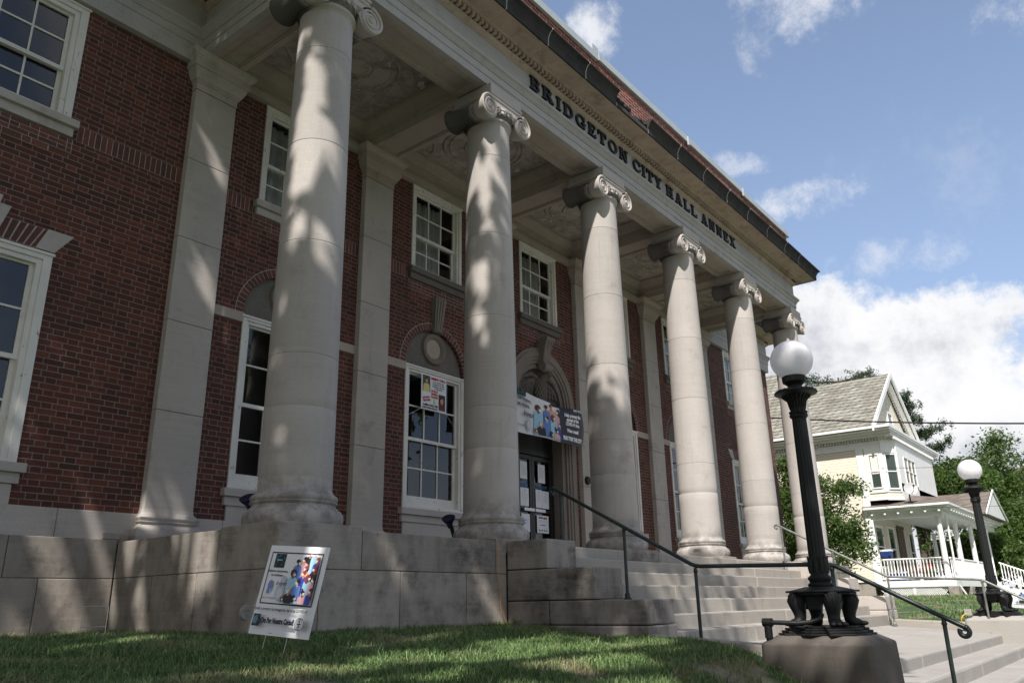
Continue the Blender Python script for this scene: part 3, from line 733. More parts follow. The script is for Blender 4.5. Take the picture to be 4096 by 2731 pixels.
# wings: base and water table
for (a,b) in ((-5.2,-3.4),(-3.392,-1.67),(-1.662,-.602)): mb.box(a,b,2.2,2.36,-.40,-.001)
for (a,b) in ((-5.2,-2.9),(-2.892,-1.34),(-1.332,-.602)): mb.box(a,b,2.2,2.36,-.955,-.404)
mb.box(-5.2,-.61,2.17,2.36,-1.3,-.962); mj.box(-5.2,-.0,2.215,2.45,-1.3,-.01); mb.build('base_wall',M['stone_base'],CH,bevel=.007); mb=MB()
for (a,b) in ((15.61,17.5),(17.508,19.97)): mb.box(a,b,2.2,2.36,-.40,-.001); mb.box(a,b,2.2,2.36,-1.3,-.408)
mj.box(15.6,19.96,2.215,2.45,-1.3,-.01)
mb.build('base_wall',M['stone_base'],CH,bevel=.007); mj.build('base_joint',M['dark_joint'],CH)
for (a,b) in ((-5.2,-3.0),(-2.996,-1.193),(-1.189,.72),(.724,2.18),(2.184,3.72),(3.724,5.18),(5.184,6.355),(8.585,9.76),(9.764,11.18),(11.184,12.76),(12.764,14.18),(14.184,16.49),(16.494,18.0),(18.004,19.99)): mb=MB(); mb.box(a,b,2.355,YW+.03,-.03,.303); mb.build('water_table',M['stone'],CH,bevel=.008)
# porch floor
mb=MB(); mb.box(-.58,15.55,-.60,2.9,-.3,-.037); mb.build('porch_floor',M['granite'],CH)
# column pedestal blocks (front edge of the porch)
mb=MB()
for x0,x1 in ((2.52,3.5),(5.24,6.16),(8.42,9.02),(11.3,12.45),(14.4,15.55)): mb.box(x0,x1,-.618,.38,-.17,-.004); mb.build('pedestal_block',M['stone_base'],CH,bevel=.007); mb=MB()
mb.box(11.3,15.55,-.61,.3,-.40,-.03); mb.box(15.0,15.6,.3,2.3,-1.2,-.03); mb.box(12.0,15.6,-.61,.3,-1.3,-.405)
mb.build('base_wall',M['stone_base'],CH,bevel=.007)
# steps
mb=MB(); XR=11.3
yn=[-.62,-.92,-1.2,-1.5,-1.8,-2.1,-2.4]; zt=[-.037,-.20,-.362,-.527,-.695,-.862,-1.02,-1.19]
joints=[[5.235,6.165,8.17,9.03],[6.3,9.02],[5.6,8.4],[4.9,7.6],[5.9,8.5],[4.3,7.1],[5.2,8.0]]
mg=MB()
for k in range(7):
    xs=[3.09]+joints[k]+[XR+.02]
    if k==0: xs=[3.5,5.235,6.165,8.17,9.03,XR]
    for a,b in zip(xs[:-1],xs[1:]):
        if k==0 and a in (5.235,): continue
        mb.box(a+.004,b-.004,yn[k]+random.uniform(-.004,.004),-.3 if k==0 else yn[k-1]+.15,zt[k+1]-.03,zt[k]+(0 if k==0 else random.uniform(-.003,.003)))
    mg.box(3.1,XR,yn[k]+.02,-.2,zt[k+1]-.05,zt[k]-.02)
mb.build('front_steps',M['granite'],CH,bevel=.014); mg.build('step_core',M['dark_joint'],CH)
for x0,x1 in ((2.523,3.10),(XR+.02,11.95)):
    mb=MB()
    mb.box(x0,x1,-1.193,-.624,-.352,-.034); mb.box(x0,x1,-1.797,-.624,-.688,-.360)
    for a,b in ((-2.40,-1.20),(-1.192,-.624)): mb.box(x0,x1,a,b,-.94,-.696)
    mb.box(x0-.008,x1+.008,-2.415,-.624,-1.35,-.948)
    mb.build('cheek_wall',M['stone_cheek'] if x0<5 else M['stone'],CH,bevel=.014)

# ------------------------------------------------------------------ doorway
mb=MB(); c=7.47
for s in (-1,1):
    def bx(a,b,y0,y1,z0,z1):
        q=(c+s*a,c+s*b); mb.box(min(q),max(q),y0,y1,z0,z1)
    bx(.86,1.11,YW-.035,YW+.05,-.03,3.0); bx(.93,1.04,YW-.055,YW-.034,-.03,3.0); bx(.80,.859,YW-.012,YW+.30,-.03,3.0); bx(.70,.80,YW+.03,YW+.34,-.03,3.0)
mb.ring_xz(c,3.0,.86,1.11,0,PI,YW-.035,YW+.05,36); mb.ring_xz(c,3.0,.93,1.04,0,PI,YW-.055,YW-.034,36); mb.ring_xz(c,3.0,.80,.862,0,PI,YW-.012,YW+.10,36); mb.ring_xz(c,3.0,.70,.802,0,PI,YW+.03,YW+.12,36)
mb.box(c-.80,c+.80,YW+.03,YW+.30,2.86,3.0)
mb.build('door_surround',M['door_stone'],CH,bevel=.004)
mb=MB()   # scroll keystone
mb.hexa([(c-.085,YW-.13,3.70),(c+.085,YW-.13,3.70),(c+.085,YW,3.70),(c-.085,YW,3.70)],[(c-.115,YW-.24,4.26),(c+.115,YW-.24,4.26),(c+.115,YW,4.26),(c-.115,YW,4.26)])
for k in (-.7,0,.7): mb.tube([(c+k*.09,YW-.13,3.70),(c+k*.10,YW-.15,3.95),(c+k*.12,YW-.22,4.18),(c+k*.125,YW-.27,4.26)],.034,8)
mb.lathe([(.001,-.12),(.09,-.12),(.09,.12),(.001,.12)],(c,YW-.14,3.70),20,axis='x'); mb.lathe([(.001,-.135),(.05,-.135),(.05,.135),(.001,.135)],(c,YW-.24,4.27),16,axis='x')
mb.build('keystone',M['door_stone'],CH,smooth=35)
mb=MB(); mb.add([(c,YW+.11,3.0)]+[(c+.71*math.cos(PI*i/28),YW+.11,3.0+.71*math.sin(PI*i/28)) for i in range(29)],[tuple([0]+list(range(29,0,-1)))])
tym=mb.build('tympanum',M['eagle'],CH)
mb=MB()       # carved eagle with spread wings
mb.sphere((c,YW+.06,3.22),(.17,.13,.27),20,14)
for r in range(9):
    for k in range(-4,5):
        a=k*.36+(r%2)*.18
        if abs(a)>1.4: continue
        z=3.02+r*.055; rr=.17*math.sqrt(max(.05,1-((z-3.22)/.28)**2))
        mb.sphere((c+rr*math.sin(a),YW+.06-.78*rr*math.cos(a)-.012,z),(.036,.022,.048),7,6,M=Matrix.Rotation(.3,3,'X'))
mb.tube([(c,YW+.02,3.42),(c+.02,YW-.06,3.52),(c+.07,YW-.12,3.565)],[.10,.075,.055],12)
mb.sphere((c+.09,YW-.14,3.57),(.075,.06,.055),14,10); mb.tube([(c+.13,YW-.16,3.575),(c+.19,YW-.18,3.56),(c+.205,YW-.185,3.52)],[.03,.022,.006],8)
for s in (-1,1):
    for row,(n,L0,zc,xc) in enumerate(((9,.40,3.50,.18),(8,.28,3.52,.16),(7,.17,3.54,.15))):
        for k in range(n):
            t=k/(n-1); x=xc+.40*t*(1-.15*row); z=zc-.10*t*t-.02*row; l=L0*(1-.35*t)
            ang=s*(.10+.35*t)
            mb.sphere((c+s*x,YW+.075-.018*row-.01*(k%2),z-l*.5),(.030,.022,l*.56),7,7,M=Matrix.Rotation(-ang,3,'Y'))
    mb.tube([(c+s*.10,YW+.03,3.50),(c+s*.28,YW+.03,3.545),(c+s*.50,YW+.05,3.47),(c+s*.60,YW+.06,3.36)],[.05,.05,.045,.03],8)
mb.build('eagle_relief',M['eagle'],tym,smooth=50)
YD=YW+.27
mb=MB()
mb.box(c-.70,c+.70,YD-.01,YD+.07,2.02,2.12); mb.box(c-.70,c-.655,YD-.01,YD+.07,-.03,2.02); mb.box(c+.655,c+.70,YD-.01,YD+.07,-.03,2.02); mb.box(c-.70,c+.70,YD,YD+.07,2.12,2.86)
mb.build('door_frame',M['bronze'],CH,bevel=.003)
for s in (-1,1):
    a,b=(c-.65,c-.004) if s<0 else (c+.004,c+.65)
    mb=MB(); mb.box(a,a+.07,YD,YD+.05,-.02,2.0); mb.box(b-.07,b,YD,YD+.05,-.02,2.0); mb.box(a+.07,b-.07,YD,YD+.05,1.92,2.0); mb.box(a+.07,b-.07,YD,YD+.05,-.02,.10); mb.box(a+.07,b-.07,YD+.003,YD+.045,.93,.99)
    d=mb.build('door',M['bronze'],CH,bevel=.003)
    mb=MB(); mb.add([(a+.06,YD+.03,.08),(b-.06,YD+.03,.08),(b-.06,YD+.03,1.94),(a+.06,YD+.03,1.94)],[(0,1,2,3)]); mb.build('door_glass',M['glass'],d)
    mb=MB(); x0,x1=(b-.33,b-.01) if s<0 else (a+.01,a+.33)
    mb.box(x0,x1,YD-.06,YD-.035,.93,.985); mb.box(x0+.02,x0+.04,YD-.036,YD+.002,.94,.975); mb.box(x1-.04,x1-.02,YD-.036,YD+.002,.94,.975); mb.build('handle',M['steel'],d)
    for zc,p in ((1.42,0),): pass
mb=MB(); mb.lathe([(.001,-.05),(.07,-.05),(.085,-.03),(.085,0.0)],(8.83,YW-.105,1.62),18,axis='y'); mb.build('wall_lamp',M['iron'],CH,smooth=40)

# ------------------------------------------------------------------ ground, path, lower steps
def gz(x,y):
    def sm(t): t=max(0,min(1,t)); return t*t*(3-2*t)
    z=-.955-.11*sm((-.6-y)/1.8)-.04*sm((-2.2-y)/1.2)
    if x>11.3: z=-1.09+.36*sm((x-11.5)/11)
    b=sm((-3.15-y)/2.9)
    lo=-2.28
    if x>11.3: b=sm((-4.1-y)/3.0)
    z=z+(lo-z)*b
    if 2.35<x<12 and y<-1.0 and y>-5.9: z=min(z,-2.0) if x>2.45 and x<11.5 else z
    return z+.018*mnoise.noise(Vector((x*.9,y*.9,0)))*(1-b)
def axis_pts(lo,hi,near0,near1,step):
    a=list(np.arange(near0,near1+1e-6,step)); d=step; x=near1
    while x<hi: d*=1.35; x+=d; a.append(min(x,hi))
    d=step; x=near0
    while x>lo: d*=1.35; x-=d; a.insert(0,max(x,lo))
    return a
gx=axis_pts(-400,900,-6,14,.16); gy=axis_pts(-700,700,-8,4,.14)
mb=MB(); mb.v=[(x,y,gz(x,y)) for y in gy for x in gx]; nx=len(gx)
mb.f=[(j*nx+i,j*nx+i+1,(j+1)*nx+i+1,(j+1)*nx+i) for j in range(len(gy)-1) for i in range(nx-1)]; mb.m=[0]*len(mb.f)
g=mb.build('ground',M['turf'],smooth=60); tag(g,kind='structure')
mb=MB(); mb.box(-60,120,-8.1,-6.25,-2.5,-2.262)
tag(mb.build('pavement',M['concrete'],bevel=.01),kind='structure')
mb=MB(); mb.box(-150,250,-18,-8.35,-2.6,-2.40); tag(mb.build('road',M['asphalt']),kind='structure')
mb=MB(); mb.box(-150,250,-8.345,-8.11,-2.6,-2.25); tag(mb.build('kerb',M['concrete']),kind='structure')
# path landing (slopes gently down to the lower steps)
mb=MB()
xs=[2.70,5.4,8.2,11.28]
for a,b in zip(xs[:-1],xs[1:]):
    for y0,y1 in ((-2.36,-3.3),(-3.306,-4.2)):
        z0=-1.20-.13*(-2.4-y0)/1.8; z1=-1.20-.13*(-2.4-y1)/1.8
        mb.hexa([(a+.004,y1,-2.0),(b-.004,y1,-2.0),(b-.004,y0,-2.0),(a+.004,y0,-2.0)],[(a+.004,y1,z1),(b-.004,y1,z1),(b-.004,y0,z0),(a+.004,y0,z0)])
tag(mb.build('path',M['concrete'],bevel=.02),kind='structure')
mb=MB(); yy=-4.2; z=-1.465
for k in range(5):
    y0=-4.16-.385*k; y1=-4.58-.385*k; zt_=-1.465-.15*k
    xs=[2.6,6.58,9.6,12.4] if k%2==0 else [2.6,5.3,8.1,12.4]
    for a,b in zip(xs[:-1],xs[1:]): mb.box(a+.003,b-.003,y1+random.uniform(-.006,.006),y0,-2.6,zt_+random.uniform(-.004,.004))
tag(mb.build('lower_steps',M['concrete'],bevel=.03),kind='structure')
# kerbs along the path
mb=MB()
mb.hexa([(2.47,-3.75,-1.6),(2.70,-3.75,-1.6),(2.70,-2.41,-1.6),(2.47,-2.41,-1.6)],[(2.47,-3.75,-1.115),(2.70,-3.75,-1.115),(2.70,-2.41,-1.03),(2.47,-2.41,-1.03)])
mb.hexa([(11.28,-3.70,-1.6),(11.55,-3.70,-1.6),(11.55,-2.41,-1.6),(11.28,-2.41,-1.6)],[(11.28,-3.70,-1.15),(11.55,-3.70,-1.15),(11.55,-2.41,-1.09),(11.28,-2.41,-1.09)])
tag(mb.build('path_kerb',M['granite'],bevel=.02),kind='structure')

# ------------------------------------------------------------------ lamp plinths and lamps
def plinth(x0,x1,y0,y1,zt_,mat,label,grp):
    mb=MB(); b=.05; cch=.10
    def ring(e,z,cc): 
        a0,a1,c0,c1=x0-e,x1+e,y0-e,y1+e
        return [(a0+cc,c0,z),(a1-cc,c0,z),(a1,c0+cc,z),(a1,c1-cc,z),(a1-cc,c1,z),(a0+cc,c1,z),(a0,c1-cc,z),(a0,c0+cc,z)]
    R=[ring(.06,-2.6,.02),ring(.0,zt_-.06,.03),ring(-.10,zt_,.05)]
    v=sum(R,[]); f=[(i+8*j,(i+1)%8+8*j,(i+1)%8+8*(j+1),i+8*(j+1)) for j in range(2) for i in range(8)]+[tuple(range(16,24))]
    mb.add(v,f); o=mb.build('lamp_plinth',mat,loc=((x0+x1)/2,(y0+y1)/2,-1.4),bevel=.02); tag(o,label,'plinth',grp); return o
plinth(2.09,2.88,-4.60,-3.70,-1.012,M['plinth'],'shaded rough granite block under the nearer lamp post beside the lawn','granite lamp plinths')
plinth(10.96,11.80,-4.60,-3.69,-1.045,M['concrete'],'sunlit pale block with rusty stains under the farther lamp post','granite lamp plinths')
LX,LY,LZ=2.50,-4.14,-1.012
lamp=thing('street_lamp','black cast iron lamp with claw feet and white globe, nearer of the two','lamp',(LX,LY,LZ),'globe lamps beside the steps')
def lz(z):
    if z<.81: return z*.76
    if z<1.80: return .616+(z-.81)*(1.882-.616)/.99
    if z<2.285: return 2.29-(2.285-z)*.842
    return z
def lb(mb,name,mat,parent=None,**k):
    if name!='globe': mb.v=[(x,y,lz(z)) for x,y,z in mb.v]
    mb.v=[(x+LX,y+LY,z+LZ) for x,y,z in mb.v]; return mb.build(name,mat,parent or lamp,**k)
def sq(r,c): return [(r-c,-r),(r,-r+c),(r,r-c),(r-c,r),(-r+c,r),(-r,r-c),(-r,-r+c),(-r+c,-r)]
mb=MB()
for r,z0,z1 in ((.385,0,.022),(.355,.023,.05),(.325,.051,.075),(.29,.076,.095)):
    # cross-shaped stepped foot plate
    w=.105
    mb.prism_xy([(-w,-r),(w,-r),(w,-w),(r,-w),(r,w),(w,w),(w,r),(-w,r),(-w,w),(-r,w),(-r,-w),(-w,-w)],z0,z1)
    mb.prism_xy(sq(r*.74,.05),z0+.001,z1-.001)
foot=lb(mb,'foot_plate',M['iron'],bevel=.004)
foot.rotation_euler.z=PI/4*0
for k in range(4):
    a=k*PI/2
    mb=MB(); ca,sa=math.cos(a),math.sin(a)
    pr=[(.205,.45,.055),(.213,.43,.066),(.222,.39,.076),(.225,.34,.077),(.220,.29,.067),(.212,.24,.057),(.210,.195,.050),(.216,.155,.052),(.238,.128,.057),(.268,.118,.054),(.294,.113,.043)]
    mb.tube([(r*ca,r*sa,z) for r,z,_ in pr],[q for *_,q in pr],12)
    for t in (-.34,0,.34):      # toes
        mb.sphere(((.304)*ca-t*.13*sa,(.304)*sa+t*.13*ca,.118),(.042,.026,.026),10,7,M=Matrix.Rotation(a+t,3,'Z'))
    for t in (-.5,-.17,.17,.5): # leaf ribs on the thigh
        mb.tube([((.222+.055*math.cos(t*2))*ca-t*.12*sa,(.222+.055*math.cos(t*2))*sa+t*.12*ca,.43),((.238+.055*math.cos(t*2))*ca-t*.10*sa,(.238+.055*math.cos(t*2))*sa+t*.10*ca,.36),((.23+.052)*ca,(.23+.052)*sa,.28)],[.012,.015,.006],6)
    lb(mb,'leg',M['iron'],smooth=60)
mb=MB()       # scalloped apron between the legs
for k in range(4):
    a0=k*PI/2
    pts=[]
    c0=Vector((.21*math.cos(a0),.21*math.sin(a0))); c1=Vector((.21*math.cos(a0+PI/2),.21*math.sin(a0+PI/2)))
    n=10
    for i in range(n):
        t0,t1=i/n,(i+1)/n; p=c0.lerp(c1,t0); q=c0.lerp(c1,t1); nr=Vector(((p.x+q.x),(p.y+q.y))).normalized()*.02
        h=lambda t:.33-.055*math.cos((t-.5)*PI*2)*.6-.03*(abs(t-.5)<.12)
        mb.hexa([(p.x,p.y,h(t0)),(q.x,q.y,h(t1)),(q.x-nr.x,q.y-nr.y,h(t1)),(p.x-nr.x,p.y-nr.y,h(t0))],[(p.x,p.y,.43),(q.x,q.y,.43),(q.x-nr.x,q.y-nr.y,.43),(p.x-nr.x,p.y-nr.y,.43)])
lb(mb,'apron',M['iron'])
mb=MB(); mb.prism_xy(sq(.240,.09),.425,.452); mb.prism_xy(sq(.264,.095),.453,.475)
mb.hexa([(-.21,-.21,.4755),(.21,-.21,.4755),(.21,.21,.4755),(-.21,.21,.4755)],[(-.11,-.11,.515),(.11,-.11,.515),(.11,.11,.515),(-.11,.11,.515)])
table=lb(mb,'table_plate',M['iron'],bevel=.006)
mb=MB(); mb.lathe([(.10,.512),(.108,.525),(.108,.54),(.095,.555),(.088,.565),(.094,.58),(.102,.60),(.102,.615),(.086,.63),(.076,.645),(.074,.66),(.073,.70),(.072,.78),(.072,.80),(.068,.81)],n=36)
for k in range(10):
    a=2*PI*k/10; ca,sa=math.cos(a),math.sin(a)
    mb.tube([(.066*ca,.066*sa,.66),(.071*ca,.071*sa,.74),(.070*ca,.070*sa,.805),(.086*ca,.086*sa,.835)],[.018,.022,.017,.004],7)
lb(mb,'collar',M['iron'],smooth=40)
def flute(a): return 1-.075*(0.5+.5*math.cos(a*14))**.6
mb=MB(); mb.lathe([(.074,.78),(.072,.95),(.069,1.3),(.066,1.65),(.064,1.80),(.063,1.815)],n=112,rad=flute); lb(mb,'post',M['iron'],smooth=70)
mb=MB(); mb.lathe([(.066,1.80),(.080,1.815),(.083,1.835),(.076,1.85),(.083,1.862),(.083,1.875),(.068,1.885),(.064,1.93),(.072,1.985),(.10,2.035),(.145,2.062),(.188,2.075),(.195,2.085),(.19,2.10),(.175,2.112),(.15,2.118),(.12,2.122),(.09,2.135),(.066,2.15),(.064,2.17),(.085,2.195),(.105,2.21),(.108,2.24),(.108,2.275),(.10,2.285),(.04,2.285)],n=40)
for k in range(20):
    a=2*PI*k/20; mb.tube([(.066*math.cos(a),.066*math.sin(a),1.90),(.080*math.cos(a),.080*math.sin(a),2.0),(.13*math.cos(a),.13*math.sin(a),2.052)],[.006,.010,.008],5)
    mb.tube([(.183*math.cos(a),.183*math.sin(a),2.098),(.155*math.cos(a),.155*math.sin(a),2.116)],[.012,.009],5)
for k in range(3):
    a=2*PI*k/3+.4; mb.tube([(.10*math.cos(a),.10*math.sin(a),2.25),(.128*math.cos(a),.128*math.sin(a),2.25)],.006,6)
mb.box(-.108,-.09,-.03,.03,1.845,1.90); mb.tube([(-.085,0,1.875),(-.125,.0,1.868)],.008,6)
lb(mb,'lamp_head',M['iron'],smooth=35)
mb=MB(); mb.sphere((0,0,2.445),(.194,.194,.190),48,32); lb(mb,'globe',M['globe'],smooth=80)
lamp.rotation_euler.z=math.radians(37)
lamp2=copy_tree(lamp); lamp2.location=(11.36,-4.14,-1.045); lamp2.rotation_euler.z=math.radians(41)
lamp2['label']='black cast iron lamp with white globe, farther one before the yellow house'
# conduit at the near plinth, cable box at the far one
mb=MB(); mb.tube([(2.16,-3.76,-1.13),(2.16,-3.76,-.905)],.026,10); mb.tube([(2.16,-3.72,-.905),(2.16,-3.80,-.905)],.036,10); mb.tube([(2.16,-3.78,-.905),(2.20,-4.0,-.912),(2.24,-4.10,-.905),(2.28,-4.17,-.88),(2.36,-4.16,-.85)],.02,10); mb.tube([(2.16,-3.76,-1.03),(2.16,-3.76,-.93)],.034,10)
tag(mb.build('conduit_pipe',M['iron'],loc=(2.16,-3.76,-1.03),smooth=50),'dark conduit pipe elbowing into the foot of the nearer lamp','pipe')
mb=MB(); mb.box(11.0,11.09,-3.81,-3.70,-1.035,-.935); bx_=mb.build('junction_box',M['concrete'],loc=(11.05,-3.75,-1.035),bevel=.006); tag(bx_,'small grey electrical box at the edge of the farther lamp plinth','box')
mb=MB(); mb.tube([(10.99,-3.73,-1.0),(10.93,-3.69,-1.03),(10.91,-3.66,-1.08),(10.93,-3.65,-1.15),(10.97,-3.66,-1.2)],.007,6)
tag(mb.build('power_cord',plain('yellow_cord',(.75,.42,.03),.5),loc=(10.97,-3.66,-1.2),smooth=60),'yellow cord looping from the grey box of the farther lamp','cord')

# ------------------------------------------------------------------ handrails
def rail(name,label,mat,x,run,posts,curl0,curl1,r=.0205):
    t=thing(name,label,'handrail',(x,run[0][0],posts[0][2]),'pipe handrails on the front steps')
    def curl(p,d,hook):
        y,z=p; R=.045; out=[]
        cy,cz=y,z-R
        for k in range(1,12):
            a=PI/2-hook*k*PI*1.45/11; out.append((x,cy+R*math.cos(a),cz+R*math.sin(a)))
        return out
    mb=MB(); pts=[(x,y,z) for y,z in run]
    full=list(reversed(curl(run[0],1,-1 if run[0][0]<run[1][0] else 1)))[:0]+pts
    # soften the bends
    P=[Vector(p) for p in full]; sm=[P[0]]
    for i in range(1,len(P)-1):
        a=(P[i-1]-P[i]).normalized(); b=(P[i+1]-P[i]).normalized(); sm+= [P[i]+a*.05,P[i]+a*.015+b*.015,P[i]+b*.05]
    sm.append(P[-1])
    d=(P[-1]-P[-2]).normalized(); e=P[-1]; R=.036
    up=Vector((0,-d.z,d.y)) if False else Vector((0,d.z,-d.y)); 
    if up.z>0: up=-up
    for k in range(1,13):
        a=k*PI*1.55/12; sm.append(e+d*(R*math.sin(a))+up*(R*(1-math.cos(a))))
    d=(P[0]-P[1]).normalized(); e=P[0]; up=Vector((0,d.z,-d.y)); R=.035
    if up.z>0: up=-up
    pre=[]
    for k in range(1,10):
        a=k*PI*1.3/9; pre.append(e+d*(R*math.sin(a))+up*(R*(1-math.cos(a))))
    sm=list(reversed(pre))+sm
    mb.tube(sm,r,12); 
    for i in (len(pre)+0,): mb.sphere(tuple(P[0]),r*1.22,10,8)
    mb.sphere(tuple(P[-1]),r*1.22,10,8)
    mb.build('rail',mat,t,smooth=60)
    for y,zt_,zb in posts:
        q=MB(); q.tube([(x,y,zb),(x,y,zt_)],r*.86,12); q.lathe([(.050,zb),(.050,zb+.012),(.030,zb+.018),(.028,zb+.06),(.020,zb+.068)],(x,y,0),16); q.sphere((x,y,zt_-.035),(r*1.15,r*1.15,r*1.2),10,8)
        q.build('post',mat,t,smooth=50)
    return t
rail('handrail','dark green pipe handrail beside the stepped block wall and the nearer lamp',M['rail_green'],2.96,[(-1.0,.575),(-2.745,-.385),(-4.11,-.42),(-5.0,-.90),(-5.13,-.968)],[(-1.10,.52,-.034),(-1.93,.06,-.696),(-2.745,-.40,-1.2),(-4.11,-.43,-1.33),(-4.97,-.90,-1.62)],1,1)
rail('handrail','weathered grey pipe handrail on the far side of the steps',M['rail_grey'],11.0,[(-.68,.665),(-2.575,-.373),(-4.05,-.465),(-5.12,-1.08)],[(-.752,.62,-.20),(-1.675,.115,-.695),(-2.575,-.38,-1.205),(-4.055,-.47,-1.31),(-4.97,-1.0,-1.62)],1,1)

# ------------------------------------------------------------------ text and artwork helpers
def text2d(s,size=1,shear=0,off=0,align='CENTER'):
    cu=bpy.data.curves.new('t','FONT'); cu.body=s; cu.size=size; cu.shear=shear; cu.offset=off; cu.align_x=align; cu.resolution_u=3; cu.fill_mode='FRONT'
    o=bpy.data.objects.new('t',cu); COL.objects.link(o); dg=bpy.context.evaluated_depsgraph_get(); dg.update()
    e=o.evaluated_get(dg); me=e.to_mesh(); v=[(p.co.x,p.co.y) for p in me.vertices]; f=[tuple(p.vertices) for p in me.polygons]
    e.to_mesh_clear(); bpy.data.objects.remove(o); bpy.data.curves.remove(cu); return v,f
class Print:
    """flat artwork laid on a panel: mapf(u,v,w) -> point in space"""
    def __init__(s,mb,mapf): s.mb=mb; s.f=mapf; s.mats=[]; s.layer=.0012
    def mi(s,m):
        if m not in s.mats: s.mats.append(m)
        return s.mats.index(m)
    def poly(s,p,m,dl=.00025):
        s.layer+=dl; s.mb.add([s.f(u,v,s.layer) for u,v in p],[tuple(range(len(p)))],s.mi(m))
    def rect(s,a,b,c,d,m): s.poly([(a,b),(c,b),(c,d),(a,d)],m)
    def ell(s,cu,cv,ru,rv,m,n=18,a0=0,a1=2*PI): s.poly([(cu+ru*math.cos(a0+(a1-a0)*i/n),cv+rv*math.sin(a0+(a1-a0)*i/n)) for i in range(n)],m)
    def text(s,t,u,v,h,m,w=None,shear=0,bold=0,align='CENTER',rot=0):
        V,F=text2d(t,h/.72,shear,bold*h*1.6,align); 
        if not V: return
        k=1
        if w: x0=min(a for a,_ in V); x1=max(a for a,_ in V); k=w/(x1-x0)
        s.layer+=.0002; c_,s_=math.cos(rot),math.sin(rot)
        s.mb.add([s.f(u+a*k*c_-b*s_,v+a*k*s_+b*c_,s.layer) for a,b in V],F,s.mi(m))
NAVY=C('navy_ink',(.014,.013,.045)); INK=C('black_ink',(.012,.012,.016)); RED=C('red_ink',(.42,.012,.025)); PAPER=C('white_panel',(.78,.79,.82),.45); BANW=C('banner_white',(.74,.75,.78),.55)
BLU=[C('sky_blue_ink',(.10,.22,.55)),C('pale_blue_ink',(.28,.50,.66)),C('royal_blue_ink',(.035,.06,.36)),C('pink_ink',(.66,.38,.40)),C('peach_ink',(.72,.33,.20)),C('black_cloth_ink',(.015,.015,.018)),C('light_blue_ink',(.33,.58,.74))]
SKIN=[C('brown_skin_ink',(.22,.055,.035)),C('tan_skin_ink',(.60,.24,.17)),C('rust_skin_ink',(.36,.07,.05)),C('pale_skin_ink',(.72,.46,.40))]
HAIR=[C('black_hair_ink',(.014,.012,.014)),C('auburn_hair_ink',(.20,.035,.03)),C('copper_hair_ink',(.38,.10,.05))]
MASK=C('mask_white_ink',(.82,.80,.76)); TEAL=C('teal_ink',(.03,.22,.27)); GREY=C('grey_ink',(.48,.50,.58)); PERI=C('periwinkle_ink',(.20,.24,.50))
def clip(p,u0,u1,v0,v1):
    for ax,lim,sg in ((0,u0,1),(0,u1,-1),(1,v0,1),(1,v1,-1)):
        o=[]; 
        for i in range(len(p)):
            a,b=p[i-1],p[i]; da,db=(a[ax]-lim)*sg,(b[ax]-lim)*sg
            if (da>=0)!=(db>=0): t=da/(da-db); o.append((a[0]+(b[0]-a[0])*t,a[1]+(b[1]-a[1])*t))
            if db>=0: o.append(b)
        p=o
        if len(p)<3: return []
    return p
def people(pr,u0,u1,v0,v1,rows,asp=1.1):
    """crowd of flat figures in face masks, filling the box from back to front"""
    def P(p,m):
        q=clip([(xc[0]+(a-xc[0])*asp,b) for a,b in p],u0,u1,v0,v1)
        if q: pr.poly(q,m)
    def E(cu,cv,a,b,m,n=20,rot=0): P([(cu+a*math.cos(t)*math.cos(rot)-b*math.sin(t)*math.sin(rot),cv+a*math.cos(t)*math.sin(rot)+b*math.sin(t)*math.cos(rot)) for t in [2*PI*i/n for i in range(n)]],m)
    W=u1-u0; Hh=v1-v0; xc=[0]
    for (fx,fy,sc,cl,sk,hr,style,fc) in rows:
        x=u0+fx*W; xc[0]=x; y=v0+fy*Hh; s=sc*Hh*1.28
        sh=[]
        for i in range(13):
            t=PI*i/12; sh.append((x+.21*s*math.cos(t),y-.10*s+.16*s*math.sin(t)**.8))
        P([(x-.23*s,y-1.2*s),(x+.23*s,y-1.2*s)]+sh,BLU[cl])
        P([(x-.05*s,y-.0*s),(x,y-.04*s),(x+.05*s,y-.0*s),(x+.055*s,y+.16*s),(x-.045*s,y+.16*s)],SKIN[sk])
        if style==2: E(x-fc*.07*s,y+.12*s,.10*s,.20*s,HAIR[hr])
        if style==1: E(x-fc*.02*s,y+.24*s,.135*s,.155*s,HAIR[hr])
        E(x+fc*.02*s,y+.20*s,.085*s,.115*s,SKIN[sk])
        if style in (0,2): E(x-fc*.035*s,y+.245*s,.095*s,.095*s,HAIR[hr],rot=fc*.4)
        if style==3: E(x-fc*.03*s,y+.24*s,.085*s,.09*s,HAIR[hr]); E(x-fc*.06*s,y+.36*s,.05*s,.045*s,HAIR[hr])
        if style==4: E(x,y+.25*s,.09*s,.085*s,SKIN[3])
        P([(x+fc*.0*s,y+.19*s),(x+fc*.115*s,y+.215*s),(x+fc*.105*s,y+.11*s),(x+fc*.02*s,y+.085*s)],MASK)
